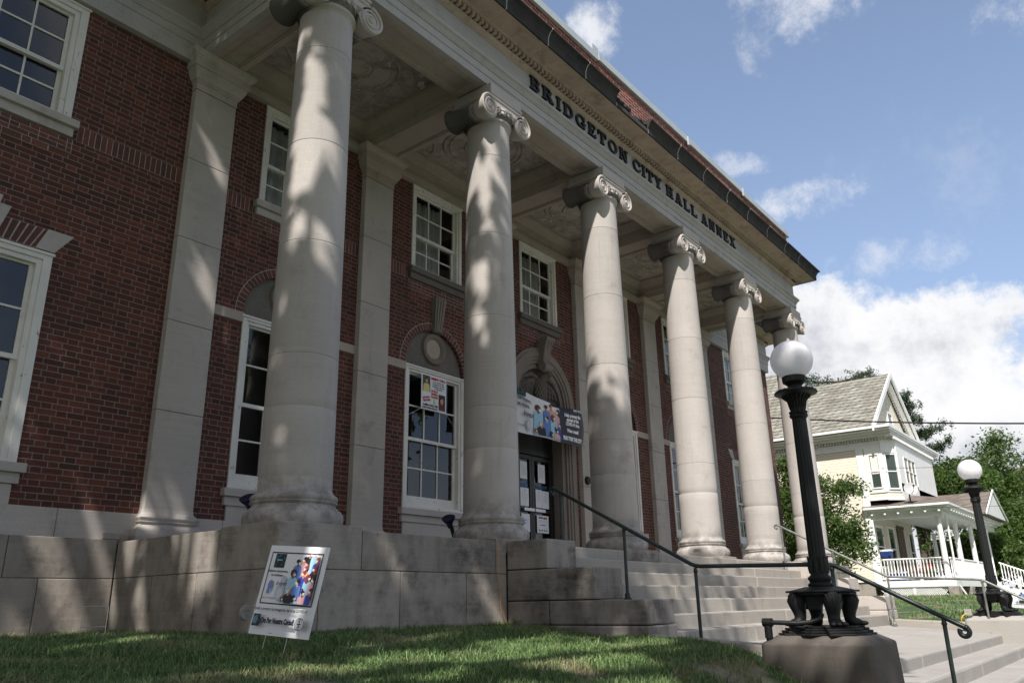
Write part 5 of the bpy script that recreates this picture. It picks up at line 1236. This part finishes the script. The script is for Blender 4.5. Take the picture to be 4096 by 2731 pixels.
RT=[('leafy_tree','rounded green tree right behind the yellow house','tree',(40.5,2.6,-.8),blobs((40.5,2.6,4.3),2.3,9,(1.0,1.2,1.9))),
    ('leafy_tree','green tree behind the nearer end of the porch roof','tree',(42,.8,-.8),blobs((42,.9,4.4),2.4,9,(1.0,1.1,2.0))),
    ('leafy_tree','tall pointed green tree above the farther lamp globe','tree',(44.5,-.9,-.8),blobs((44.5,-.9,4.0),2.4,9,(.9,1.0,2.4))+[((44.5,-.8,7.2),.7),((44.4,-.4,6.6),.8)]),
    ('leafy_tree','dark green tree at the right edge behind the porch steps','tree',(43,-2.9,-.8),blobs((43,-2.9,2.7),2.2,9,(.9,1.1,1.7))),
    ('leafy_tree','bushy dark tree seen between the porch columns','tree',(39.3,.2,-.8),blobs((39.3,.3,.9),1.7,10,(.5,1.5,.9))),
    ('leafy_tree','low dark tree filling the gap under the farther lamp globe','tree',(41,-1.1,-.8),blobs((41,-1.2,1.6),1.9,8,(.8,.9,1.2)))]
for nm,lb_,ct,bs_,bl in RT: tree(nm,lb_,ct,bs_,bl,250,56,.28,.10,M['leaf_mid'] if bs_[1]>-2 else M['leaf_dark'],.14,'trees behind the yellow house')
def pine(base,top,branches,label):
    t=thing('pine_tree',label,'tree',base,'pines behind the yellow house'); mb=MB(); b=Vector(base); tp=Vector(top); mb.tube([tuple(b-Vector((0,0,.3))),tuple(b.lerp(tp,.5)),tuple(tp)],[.28,.2,.05],10)
    P_=[];N_=[]
    for (z,dx,dy,dz,r) in branches:
        k=(z-b.z)/(tp.z-b.z); s=b.lerp(tp,k); e=s+Vector((dx,dy,dz)); mb.tube([tuple(s),tuple(s.lerp(e,.5)+Vector((0,0,-.05))),tuple(e)],[.07,.05,.02],6)
        for j in range(9):
            q=s.lerp(e,.35+.65*j/8); 
            for c in range(3):
                o=np.array(q)+RNG.normal(size=3)*np.array([r*.6,r*.6,r*.3]); m=26; P_.append(o+RNG.normal(size=(m,3))*r*.28); N_.append(RNG.normal(size=(m,3)))
    leaf_mesh('crown',np.concatenate(P_),np.concatenate(N_),.10,M['pine'],t,aspect=.22); mb.build('trunk',M['bark'],t,smooth=60)
pine((40,5.6,-.8),(40,5.6,10.9),[(7.5+.45*k,random.uniform(-1,1),s*random.uniform(.8,2.0),random.uniform(.1,.6),.45) for k in range(8) for s in (-1,1)],'dark pine top showing over the house roof ridge')
pine((41,2.9,-.8),(41,3.0,9.9),[(9.2,0,-.3,.3,.3),(8.6,.3,-.6,.5,.35),(7.9,-.3,-.9,.3,.35),(7.4,0,-1.2,-.1,.35),(7.2,.2,-1.9,.5,.35),(6.5,.1,-1.5,.0,.4),(6.2,-.5,-2.2,.6,.3),(8.3,-.5,.6,.3,.4),(7.4,.5,1.0,.2,.4),(6.3,0,-.8,-.2,.4)],'dark sparse pine branches right of the house gable')

# ------------------------------------------------------------------ yellow house
XW=27.0
def sidingmat():
    m,nt,bs=newmat('cream_clapboard'); p=pos(nt); X,Y,Z=xyz(nt,p); f=(Z/.105).fract(); n=noise(nt,p,3,4)
    c=mix(nt,f.ss(.84,.99),(.70,.645,.53),(.26,.22,.16)); c=mix(nt,n.ss(.3,.7)*.3,c,(.57,.52,.43)); nt.links.new(c,bs.inputs['Base Color']); bs.inputs['Roughness'].default_value=.6; bump(nt,1-f,.8,.02,bs); return m
M['siding']=sidingmat()
M['slate']=brickmat('pale_slate_shingle',[(0,(.25,.25,.21)),(1,(.40,.40,.345)),(.5,(.32,.32,.27))],(.06,.05,.04),course=.175,per=.32,joint=.036,flem=False)
M['shingle']=brickmat('grey_brown_shingle',[(0,(.15,.125,.105)),(1,(.27,.235,.205)),(.5,(.21,.18,.155))],(.10,.085,.07),course=.085,per=.24,joint=.008,flem=False)
HW=M['house_white']
HS=thing('yellow_house','cream clapboard house with steep slate roof and white columned porch','house',(30.5,3.5,-.78))
mb=MB(); mb.box(XW,34,1.85,12,-.2,5.0); mb.prism_xy([(XW+.002,1.84),(XW+.002,.95),(XW+.45,.55),(33.6,.55),(33.99,.95),(33.99,1.84)],2.72,5.0)
mb.prism_xz([(27.0,5.0),(34.0,5.0),(30.5,7.85)],1.25,3.5); mb.build('wall',M['siding'],HS)
mb=MB(); mb.box(XW+.05,33.9,1.9,11.9,-1.2,-.2); mb.build('foundation',M['stone_base'],HS)
mb=MB()
for a,b in ((26.35,30.4),(34.65,30.4)):
    s=1 if b>a else -1
    q=[(a,5.22),(b,8.10),(b,8.20),(a-s*.02,5.33)]
    mb.prism_xz(q,.97,7.6)
mb.hexa([(26.35,3.2,5.215),(34.6,3.2,5.215),(34.6,12.5,5.215),(26.35,12.5,5.215)],[(30.2,5.4,9.0),(30.8,5.4,9.0),(30.8,9.5,9.0),(30.2,9.5,9.0)])
mb.build('roof',M['slate'],HS)
mb=MB()
for a,s in ((26.35,1),(34.65,-1)):      # rakes
    b=30.4+(.1 if s>0 else .1)
    mb.prism_xz([(a-s*.05,5.14),(30.5,8.05),(30.5,8.27),(a-s*.05,5.36)],.90,.965); mb.prism_xz([(a+s*.35,5.34),(30.5,7.85),(30.5,8.0),(a+s*.2,5.36)],1.0,1.15)
    for k in range(30):
        t=(k+.5)/30; x=a+s*.5+(30.5-a-s*.5)*t; z=5.36+(7.80-5.36)*t; mb.box(x-.03,x+.03,1.15,1.22,z-.02,z+.06)
for z0,z1,o in ((5.0,5.10,.25),(5.101,5.17,.42),(5.171,5.24,.60),(5.241,5.33,.68)): mb.box(XW-o,XW-.0,.55-o*.25,12.2,z0,z1); mb.box(XW+.001,34+o,.55-o*.25,1.30,z0,z1)
for k in range(70): y=.7+k*.11; mb.box(XW-.12,XW-.01,y,y+.05,4.90,4.995)
for k in range(60): x=27.1+k*.11; mb.box(x,x+.05,.44,.54,4.90,4.995)
mb.box(XW-.03,XW+.0,.97,9,4.62,4.89)
mb.box(XW-.035,XW,1.60,1.86,-.2,4.62); mb.box(XW-.03,XW,8,8.2,-.2,4.6)
# bay panels
mb.box(XW-.03,XW,.96,1.56,2.95,3.08); mb.box(XW-.03,XW,.96,1.56,4.42,4.62); mb.box(XW-.03,XW,1.46,1.56,3.08,4.42); mb.box(XW-.03,XW,.96,1.04,3.08,4.42); mb.box(XW-.04,XW,.94,1.86,2.68,2.76)
mb.prism_xy([(XW-.032,.95),(XW+.44,.52),(XW+.45,.55),(XW,.97)],2.95,3.08); mb.prism_xy([(XW-.032,.95),(XW+.44,.52),(XW+.45,.55),(XW,.97)],4.42,4.9); mb.prism_xy([(XW-.03,.95),(XW+.03,.90),(XW+.05,.92),(XW,.97)],3.08,4.42); mb.prism_xy([(XW+.38,.575),(XW+.44,.52),(XW+.46,.55),(XW+.40,.60)],3.08,4.42); mb.prism_xy([(XW-.045,.95),(XW+.44,.50),(34,.50),(34,.6),(XW+.45,.55),(XW,.97)],2.66,2.78)
mb.box(XW+.45,33.6,.525,.55,4.42,4.9); mb.box(XW+.45,28.3,.525,.55,3.0,4.42); mb.box(30.2,33.6,.525,.55,3.0,4.42); mb.box(XW+.45,33.6,.525,.55,2.80,3.3)
mb.build('trim',HW,HS)
def hwin(pl,a0,a1,z0,z1,cols=1,blind=True,fr=.05):
    # pl: ('x',x0) window facing -x along y ; ('y',y0) facing -y along x ; ('d',p0,p1) slanted
    mb=MB(); gp=MB(); bl=MB()
    def bx(u0,u1,d0,d1,zz0,zz1,m):
        if pl[0]=='x': m.box(pl[1]-d1,pl[1]-d0,min(u0,u1),max(u0,u1),zz0,zz1)
        elif pl[0]=='y': m.box(u0,u1,pl[1]-d1,pl[1]-d0,zz0,zz1)
        else:
            p0,p1=Vector(pl[1]),Vector(pl[2]); d=(p1-p0).normalized(); n=Vector((d.y,-d.x)); q=[p0+d*u0+n*d0,p0+d*u1+n*d0,p0+d*u1+n*d1,p0+d*u0+n*d1]; m.prism_xy([(v.x,v.y) for v in q],zz0,zz1)
    zm=(z0+z1)/2
    bx(a0,a0+fr,.0,.05,z0,z1,mb); bx(a1-fr,a1,.0,.05,z0,z1,mb); bx(a0+fr,a1-fr,.0,.05,z1-fr,z1,mb); bx(a0+fr,a1-fr,.0,.06,z0,z0+fr,mb); bx(a0+fr,a1-fr,.0,.04,zm-.02,zm+.02,mb)
    for k in range(1,cols): x=a0+(a1-a0)*k/cols; bx(x-.02,x+.02,0,.05,z0+fr,z1-fr,mb)
    o=mb.build('window',HW,HS)
    bx(a0+fr,a1-fr,.0,.012,z0+fr,z1-fr,gp); gp.build('pane',M['house_glass'],o)
    if blind: bx(a0+fr+.02,a1-fr-.02,.0125,.016,zm-.1 if blind==1 else z0+fr,z1-fr,bl); bl.build('blind',M['curtain'],o)
hg,nt,bs=newmat('house_window_glass'); bs.inputs['Base Color'].default_value=(.05,.07,.06,1); bs.inputs['Roughness'].default_value=.05; M['house_glass']=hg
hwin(('x',XW),1.05,1.45,3.10,4.40); hwin(('d',(XW-.005,.945),(XW+.44,.53)),.06,.54,3.05,4.38,1,0)
hwin(('y',.55),28.35,30.15,3.35,4.40,3,0); hwin(('x',XW),3.3,4.2,2.9,4.3,1,1); hwin(('y',1.25),30.1,30.9,5.6,6.6,1,0,.08); hwin(('x',XW),3.2,4.1,.4,2.0,1,1)
hwin(('y',1.85),27.9,29.0,.3,1.9,1,0,.09); hwin(('y',1.85),29.7,30.7,.2,1.95,1,0,.09); hwin(('y',1.85),33.0,33.8,.2,1.9,1,0,.08)
mb=MB(); mb.box(31.2,32.2,1.80,1.85,-.19,1.95); mb.box(31.15,32.25,1.78,1.80,1.95,2.05); dr=mb.build('door',M['bark'],HS)
mb=MB(); mb.sphere((31.3,1.76,.75),.04,8,6); mb.build('handle',M['steel'],dr)
# porch
mb=MB(); mb.box(XW+.0,36.8,-.78,1.84,-.25,-.19); mb.box(XW-.02,36.82,-.80,-.78,-.40,-.185); mb.box(XW-.03,XW-.001,-.80,1.84,-.40,-.185); mb.build('porch_floor',HW,HS)
mb=MB()     # lattice skirt
for k in range(46):
    t=-.7+k*.062
    for s in (1,-1):
        y0=t if s>0 else t+.36; y1=t+.36 if s>0 else t
        a=(y0,-.78); b=(y1,-.42)
        if min(y0,y1)<-.62 or max(y0,y1)>1.80: continue
        mb.tube([(XW+.03-.012*s,a[0],a[1]),(XW+.03-.012*s,b[0],b[1])],.012,4)
mb.box(XW+.0,XW+.05,-.62,1.82,-.43,-.40); mb.box(XW+.0,XW+.05,.55,.62,-.8,-.43); mb.build('lattice',HW,HS)
mb=MB(); mb.box(XW+.2,XW+.3,-.6,1.8,-1,-.42); mb.build('porch_shadow_board',M['bark'],HS)
for a,b in ((XW-.03,XW+.6),(29.3,30.0),(32.3,33.1),(36,36.8)): mb=MB(); mb.box(a,b,-.82,-.5,-1.0,-.405); mb.build('pier',M['stone_base'],HS,bevel=.03)
mb=MB()
PR=[(26.74,-1.02,2.42),(38.4,-1.02,2.42),(38.4,1.9,2.42),(26.74,1.9,2.42)]
mb.hexa(PR,[(28.9,.75,3.02),(36.2,.75,3.55),(36.2,1.9,3.55),(28.9,1.9,3.02)]); 
mb.prism_xz([(32.9,2.44),(38.3,2.44),(35.6,3.58)],-1.2,1.4)
mb.build('porch_roof',M['shingle'],HS)
mb=MB()
for z0,z1,o in ((1.99,2.20,.0),(2.20,2.27,.11),(2.27,2.34,.24),(2.34,2.415,.31)):
    mb.box(XW+.05-o,XW+.3,-.72-o,1.84,z0+.001,z1); mb.box(XW+.301,38.2+o,-.72-o,-.45,z0+.001,z1)
for k in range(6): y=-.7+k*.45; mb.box(XW-.14,XW+.04,y,y+.07,2.13,2.199)
for k in range(20): x=27.3+k*.45; mb.box(x,x+.07,-1.0,-.73,2.15,2.199)
mb.box(XW+.05,38.2,-.5,1.84,2.27,2.30)
mb.prism_xz([(33.2,2.46),(38.0,2.46),(35.6,3.47)],-1.26,-1.201)
for a,b in ((32.8,35.6),(38.4,35.6)): mb.prism_xz([(a,2.41),(b,3.57),(b,3.65),(a,2.49)] if a<b else [(a,2.49),(b,3.65),(b,3.57),(a,2.41)],-1.31,-1.261)
mb.build('porch_entablature',HW,HS)
colp=[(.125,-.19),(.125,-.13),(.105,-.12),(.11,-.09),(.098,-.07),(.098,.4),(.092,1.2),(.08,1.88),(.095,1.895),(.095,1.92),(.085,1.93),(.11,1.94),(.12,1.95),(.12,1.989)]
for x,y in ((27.28,-.52),(29.65,-.60),(32.70,-.60),(36.40,-.60),(36.4,1.5)):
    mb=MB(); mb.lathe(colp,(x,y,0),20); mb.build('porch_column',HW,HS,smooth=40)
mb=MB(); mb.tube([(27.45,-.62,2.2),(27.45,-.75,1.95),(27.45,-.75,-.3),(27.6,-.95,-.75)],.035,8); mb.build('downspout',HW,HS,smooth=50)
def balus(p0,p1,n,z0,z1,parent=HS):
    mb=MB(); p0,p1=Vector(p0),Vector(p1); 
    for zz,r in ((z1,.035),(z0,.03)): mb.tube([tuple(p0+Vector((0,0,zz))),tuple(p1+Vector((0,0,zz)))],r,6)
    for k in range(n):
        q=p0.lerp(p1,(k+.5)/n); h=z1-z0; mb.lathe([(.022,0),(.022,h*.2),(.014,h*.25),(.026,h*.42),(.024,h*.5),(.014,h*.75),(.022,h*.8),(.022,h)],(q.x,q.y,q.z+z0),8)
    return mb.build('railing',HW,parent,smooth=45)
balus((XW+.15,1.65,0),(XW+.15,-.42,0),19,-.10,.56); balus((27.5,-.62,0),(29.5,-.62,0),14,-.10,.56); balus((29.8,-.62,0),(32.6,-.62,0),20,-.10,.56); balus((32.8,-.62,0),(34.0,-.62,0),8,-.10,.56)
mb=MB()
for k in range(4): mb.box(34.3,36.5,-1.08-.28*k,-.80-.28*k,-1.0,-.33-.14*k)
mb.build('porch_steps',HW,HS)
balus((36.55,-.85,0),(36.55,-2.0,-.5),10,-.05,.62); mb=MB(); mb.box(36.48,36.62,-2.15,-2.0,-.9,.25); mb.sphere((36.55,-2.08,.31),.09,12,8); mb.build('newel_post',HW,HS,smooth=40)
# things on and around the porch
DB=plain('cooler_blue',(.02,.05,.20),.4)
t=thing('cooler','blue wheeled cooler with a white lid on the porch rail ledge','cooler',(27.45,1.42,.60))
mb=MB(); mb.hexa([(27.3,1.26,.62),(27.6,1.26,.62),(27.6,1.58,.62),(27.3,1.58,.62)],[(27.27,1.24,.86),(27.62,1.24,.86),(27.62,1.60,.86),(27.27,1.60,.86)]); mb.build('body',DB,t,bevel=.02)
mb=MB(); mb.box(27.26,27.63,1.23,1.61,.862,.93); mb.build('lid',PAPER,t,bevel=.015)
mb=MB(); mb.lathe([(.0,-.02),(.05,-.02),(.05,.02),(.0,.02)],(27.28,1.30,.665),14,axis='x'); mb.build('wheel',M['iron'],t)
for k,(y,lb_) in enumerate(((1.33,'blue and white cooler on the porch floor behind the railing, left one'),(1.02,'blue and white cooler on the porch floor behind the railing, right one'))):
    t=thing('cooler',lb_,'cooler',(27.6,y,-.19),'coolers on the porch floor'); mb=MB(); mb.box(27.45,27.75,y-.13,y+.13,-.185,.08); mb.build('body',DB,t,bevel=.02)
    mb=MB(); mb.box(27.44,27.76,y-.135,y+.135,.081,.16); mb.build('lid',PAPER,t,bevel=.015)
random.seed(3)
t=thing('flower_pot','red flowers in a pot behind the porch railing','plant',(27.6,.25,-.19)); mb=MB(); mb.lathe([(.0,0),(.10,0),(.14,.2),(.12,.2),(.0,.18)],(27.6,.25,-.185),14); mb.build('pot',M['bark'],t)
P_=np.array([27.6,.25,.2])+RNG.normal(size=(160,3))*np.array([.12,.26,.11]); leaf_mesh('blooms',P_,RNG.normal(size=(160,3)),.035,plain('red_petals',(.55,.03,.03),.6),t); P_=np.array([27.62,.25,.12])+RNG.normal(size=(240,3))*np.array([.12,.26,.11]); leaf_mesh('leaves',P_,RNG.normal(size=(240,3)),.04,M['leaf_dark'],t)
t=thing('satellite_dish','grey satellite dish standing on the porch roof','satellite dish',(26.95,.22,2.50))
mb=MB(); Rm=Vector((-.85,-.40,.35)).to_track_quat('Z','Y').to_matrix()
mb.lathe([(.0,-.05),(.1,-.042),(.2,-.012),(.235,.0),(.235,.008),(.2,-.002),(.1,-.032),(.0,-.04)],n=28); mb.v=[tuple(Rm@Vector(q)+Vector((26.85,.12,2.98))) for q in mb.v]; mb.build('dish',plain('dish_grey',(.42,.42,.43),.4),t,smooth=50)
mb=MB(); mb.tube([(26.95,.22,2.52),(26.95,.22,2.75),(26.88,.14,2.95)],.025,8); mb.lathe([(.09,0),(.09,.015),(.05,.02)],(26.95,.22,2.52),14); mb.tube([(26.86,.14,2.80),(26.6,-.02,2.86),(26.42,-.08,3.02)],.012,6); mb.sphere((26.42,-.08,3.03),.04,8,6); mb.build('mast',M['iron'],t,smooth=50)
# second yard sign, cut by the right edge of the picture
t=thing('yard_sign','white yard sign with red and blue picture at the right edge behind the farther lamp','sign',(13.6,-4.2,-1.1))
mb=MB(); mb.hexa([(13.5,-4.62,-.99),(13.5,-3.93,-.93),(13.51,-3.93,-.93),(13.51,-4.62,-.99)],[(13.5,-4.64,-.64),(13.5,-3.97,-.60),(13.51,-3.97,-.60),(13.51,-4.64,-.64)]); pn=mb.build('panel',PAPER,t)
mb=MB(); pr=Print(mb,lambda u,v,w:(13.498-w,-3.95-.67*u,-.93-.05*u+.325*v)); people(pr,.32,.95,.30,.93,CROWD); pr.rect(.30,.28,.96,.30,NAVY); pr.text('Help prevent the spread of COVID-19',.55,.12,.09,INK,.8); pr.text('Help prevent Covid!',.15,.6,.07,INK,.2); mb.build('print',pr.mats,pn)
mb=MB()
for y in (-4.1,-4.45): mb.tube([(13.505,y,-.95),(13.505,y,-1.35)],.004,6)
mb.build('wire_stake',M['steel'],t)
# white house seen through the far trees
WH=thing('white_house','small white house with grey roof seen between the trees at the right edge','house',(54,-3.5,-.8)); mb=MB(); mb.box(50,58,-7,.3,-.8,5.6); mb.build('wall',HW,WH); mb=MB(); mb.prism_yz([(-7.4,5.55),(.7,5.55),(-3.3,7.2)],49.6,58.4); mb.build('roof',M['shingle'],WH)
mb=MB(); mb.box(49.96,50,-2.2,-1.3,3.6,5.0); f=mb.build('window',HW,WH); mb=MB(); mb.box(49.94,49.959,-2.1,-1.4,3.7,4.9); mb.build('pane',M['house_glass'],f)
# house across the street (only mirrored in the window glass)
OH=thing('street_house','plain grey house across the street mirrored in the window panes','house',(29,-30,-2.3)); mb=MB(); mb.box(23,36,-38,-26,-2.4,3.2); mb.build('wall',M['siding'],OH); mb=MB(); mb.prism_yz([(-38.6,3.1),(-25.4,3.1),(-32,6.0)],22.4,36.6); mb.build('roof',M['shingle'],OH)

# overhead cables
CB=plain('cable_black',(.012,.012,.013),.5)
def cable(label,a,b,sag,r,n=40,grp='overhead cables'):
    mb=MB(); a,b=Vector(a),Vector(b); pts=[]
    for i in range(n+1):
        t=i/n; p=a.lerp(b,t); p.z-=sag*4*t*(1-t); pts.append(tuple(p))
    mb.tube(pts,r,6); return tag(mb.build('overhead_cable',CB,loc=tuple(a),smooth=60),label,'cable',grp)
cable('thick black overhead cable crossing in front of the slate roof',(24.2,14,8.2),(23.8,-14,3.2),.75,.028)
cable('second black cable twisted close along the thick overhead cable',(24.3,14,8.25),(23.75,-14,3.24),.80,.014)
cable('thin cable running from the house corner toward the right',(26.95,1.0,3.85),(23.8,-13,4.6),.75,.008)
cable('thin low cable from the porch roof toward the right',(26.9,1.6,2.6),(22,-12,3.2),.9,.006)

# ------------------------------------------------------------------ grass blades
def in_view(x,y,m=.12):
    c=np.array([-4.852,-6.528]); f=np.array([.7874,.6165]); r=np.array([.6165,-.7874]) if False else np.array([.621,-.784])
    d=np.stack([x,y],-1)-c; dep=d@f; lat=d@r; return (dep>1.2)&(np.abs(lat)<dep*(.70+m)+.3),dep
gzv=np.vectorize(gz)
def grass(n,x0,x1,y0,y1,h,w,excl,name,label,tufts=0):
    x=RNG.uniform(x0,x1,n); y=RNG.uniform(y0,y1,n); ok,dep=in_view(x,y)
    keep=ok&(RNG.uniform(size=n)<np.clip((5.0/dep)**1.0,0,1) if h>.05 else ok)
    for a,b,c,d in excl: keep&=~((x>a)&(x<b)&(y>c)&(y<d))
    x,y=x[keep],y[keep]; 
    pn=np.array([mnoise.noise(Vector((a*2.2,b*2.2,3.))) for a,b in zip(x,y)]); k2=RNG.uniform(size=len(x))<np.clip(.80+pn*1.5,.06,1); x,y,pn=x[k2],y[k2],pn[k2]
    if tufts:
        tx=RNG.uniform(x0,x1,tufts); ty=RNG.uniform(y0,min(y1,1.8),tufts); ok,_=in_view(tx,ty)
        for a,b,c,d in excl: ok&=~((tx>a-.15)&(tx<b+.15)&(ty>c-.15)&(ty<d+.15))
        tx,ty=tx[ok],ty[ok]; q=RNG.integers(14,60,len(tx)); x=np.concatenate([x,np.repeat(tx,q)+RNG.normal(size=q.sum())*.035]); y=np.concatenate([y,np.repeat(ty,q)+RNG.normal(size=q.sum())*.035]); pn=np.concatenate([pn,np.full(q.sum(),1.15)])
    if tufts:      # ragged fringe against the stone
        k=5200; q=RNG.uniform(0,1,k); seg=RNG.integers(0,3,k); o=RNG.exponential(.022,k)
        fx=np.where(seg==0,-4.2+3.6*q,np.where(seg==1,-.615-o,-.6+3.05*q)); fy=np.where(seg==0,2.165-o,np.where(seg==1,-.62+2.75*q,-.634-o)); ok=(fx<2.46)&(RNG.uniform(size=k)<.35+.65*(np.sin(fx*5.3+fy*7.1)+np.sin(fx*13.7-fy*9.2)>-.3))
        x=np.concatenate([x,fx[ok]]); y=np.concatenate([y,fy[ok]]); pn=np.concatenate([pn,np.full(ok.sum(),.55)])
    m=len(x); z=gzv(x,y)-.006
    hh=h*RNG.uniform(.45,1.25,m)*(1+.7*np.clip(pn,-.6,1.2)); a=RNG.uniform(0,2*PI,m); ww=w*RNG.uniform(.7,1.3,m)
    lean=hh*RNG.uniform(.15,.95,m); la=RNG.uniform(0,2*PI,m)
    dx,dy=np.cos(a)*ww*.5,np.sin(a)*ww*.5; lx,ly=np.cos(la)*lean,np.sin(la)*lean
    V=np.zeros((m,5,3)); V[:,0]=np.stack([x-dx,y-dy,z],1); V[:,1]=np.stack([x+dx,y+dy,z],1)
    V[:,2]=np.stack([x+dx*.8+lx*.35,y+dy*.8+ly*.35,z+hh*.6],1); V[:,3]=np.stack([x-dx*.8+lx*.35,y-dy*.8+ly*.35,z+hh*.6],1); V[:,4]=np.stack([x+lx,y+ly,z+hh*(1-.35*lean/hh)],1)
    me=bpy.data.meshes.new(name); me.vertices.add(5*m); me.vertices.foreach_set('co',V.reshape(-1).astype(np.float32))
    idx=np.arange(m)[:,None]*5; lo=np.concatenate([idx+np.array([[0,1,2,3]]),idx+np.array([[3,2,4]])],1).reshape(-1).astype(np.int32)
    me.loops.add(7*m); me.loops.foreach_set('vertex_index',lo); me.polygons.add(2*m)
    st=(np.arange(m)[:,None]*7+np.array([[0,4]])).reshape(-1).astype(np.int32); tt=np.tile(np.array([4,3],dtype=np.int32),m)
    me.polygons.foreach_set('loop_start',st); me.polygons.foreach_set('loop_total',tt); me.materials.append(M['blade']); me.update(); me.validate()
    o=bpy.data.objects.new(name,me); COL.objects.link(o); tag(o,label,'grass',None,'stuff'); print(name,m); return o
grass(430000,-4.2,2.45,-5.6,2.15,.056,.0050,[(-.63,9,-.64,9),(2.02,2.95,-4.7,-3.6)],'lawn_grass','green grass with dry patches on the lawn before the base wall',260)
fl=MB(); random.seed(77)
for k in range(90):
    x,y=random.uniform(-3.2,2.3),random.uniform(-4.4,1.8)
    if x>-.7 and y>-.75: continue
    z=gz(x,y)+random.uniform(.012,.035); a=random.uniform(0,6.3); r=random.uniform(.014,.03); c_,s_=math.cos(a)*r,math.sin(a)*r
    fl.add([(x-c_,y-s_,z),(x+s_*.5,y-c_*.5,z+.008),(x+c_,y+s_,z+.004),(x-s_*.5,y+c_*.5,z-.004)],[(0,1,2,3)])
tag(fl.build('fallen_leaves',plain('dry_leaf',(.30,.19,.08),.8,var=.5,scale=6)),'scattered dry fallen leaves lying in the lawn grass','leaves',None,'stuff')
grass(150000,11.6,28,-5.2,4.5,.07,.012,[(11.9,16,-2.3,9),(10.9,11.86,-4.7,-3.6),(12,20.2,2.1,9),(26.9,40,-.9,9)],'far_grass','sunlit green grass between the path and the yellow house')

# ------------------------------------------------------------------ sky, sun, camera
SUN=Vector((-2.1,-1.0,2.75)).normalized()
world=bpy.data.worlds.new('World'); scene.world=world; world.use_nodes=True; nt=world.node_tree; S.nt=nt
bg=nt.nodes['Background']; sky=nt.nodes.new('ShaderNodeTexSky'); sky.sky_type='NISHITA'; sky.sun_disc=False
sky.sun_elevation=math.asin(SUN.z); sky.sun_rotation=math.atan2(SUN.x,SUN.y); sky.air_density=1.0; sky.dust_density=1.6; sky.ozone_density=1.6; sky.altitude=50
tc=nt.nodes.new('ShaderNodeTexCoord').outputs['Generated']; X,Y,Z=xyz(nt,tc)
az=S.op('ARCTAN2',X,Y); el=S.op('ARCSINE',Z)
n1=noise(nt,tc,5.5,9,.60); n2=noise(nt,tc,13,7,.62); n3=noise(nt,tc,3.2,5,.55)
# cumulus bank low in the east: its top edge falls from left to right
n7=noise(nt,tc,8.5,10,.66)
top=.372-(az-1.28)*.30+(n1-.5)*.18+(n7-.5)*.17
bank=(top-el).ss(-.004,.030)
gap=1-(((az-1.50)*(az-1.50)*700+(el-.25)*(el-.25)*500)).ss(.2,1.3)*1.0
bank=bank*(1-gap*n2.ss(.40,.55)*.85)
n5=noise(nt,tc,9.0,10,.68); n6=noise(nt,tc,24,8,.66)
def wisp(a,e,sa,se,k,th):
    q=((az-a)/sa)*((az-a)/sa)+((el-e)/se)*((el-e)/se)
    return ((1-q*.5)*.42+(n5-.5)*1.5+(n6-.5)*.55-th).ss(-.02,.42)*k
ws=wisp(1.03,.685,.04,.035,.8,.22)
for a in ((1.33,.668,.11,.045,.7,.29),(1.26,.64,.04,.05,.55,.26),(1.235,.51,.05,.018,.55,.23),(1.28,.452,.10,.026,.7,.22),(1.56,.585,.06,.035,.7,.22),(1.39,.37,.06,.03,.5,.16),(1.5,.45,.2,.08,.15,.28)): ws=ws.mx(wisp(*a))
else_=n3.ss(.52,.72)*(1-((az-1.25).abs()).lt(.62))*.8
cl=bank.mx(ws).mx(else_)
shade=(noise(nt,tc,6.0,7,.6)+(n7-.5)*.5).ss(.36,.62)*(top-el).ss(.012,.07)
ccol=mix(nt,shade,(6.95,6.95,7.05),(3.95,4.1,4.6))
skyb=mix(nt,1.0,sky.outputs[0],(1.12,1.06,1.06),'MULTIPLY')
haze=mix(nt,(1-el.ss(.0,.75))*.34+.20,skyb,(3.9,5.25,7.7))
nt.links.new(mix(nt,cl.mn(1.0),haze,ccol),bg.inputs['Color']); bg.inputs['Strength'].default_value=.11
sl=bpy.data.lights.new('sun','SUN'); sl.energy=5.0; sl.angle=math.radians(.53); sl.color=(1,.95,.885)
so=bpy.data.objects.new('sun',sl); COL.objects.link(so); so.rotation_euler=SUN.to_track_quat('Z','Y').to_euler(); so.location=(-20,-10,30)
cam=bpy.data.cameras.new('camera'); co=bpy.data.objects.new('camera',cam); COL.objects.link(co); scene.camera=co
r_=Vector((.62068664,-.78388505,-.01650194)); u_=Vector((-.23501518,-.20608362,.94989336)); f_=Vector((.74800799,.58570792,.31213824))
mt_=Matrix.Identity(4)
for i in range(3): mt_[i][0]=r_[i]; mt_[i][1]=u_[i]; mt_[i][2]=-f_[i]
mt_.translation=Vector((-4.851945662,-6.527758441,-.714849056)); co.matrix_world=mt_
cam.sensor_width=36; cam.lens=27.985; cam.clip_start=.05; cam.clip_end=3000
scene.render.engine='CYCLES'; scene.cycles.max_bounces=12; scene.cycles.diffuse_bounces=6; scene.cycles.transparent_max_bounces=16
scene.view_settings.view_transform='Standard'; scene.view_settings.look='None'; scene.view_settings.gamma=1; scene.view_settings.exposure=.38
for o in list(bpy.data.objects):
    if o.parent is None and o.type not in ('CAMERA','LIGHT') and not o.get('label') and not o.get('kind'): print('UNLABELLED',o.name)
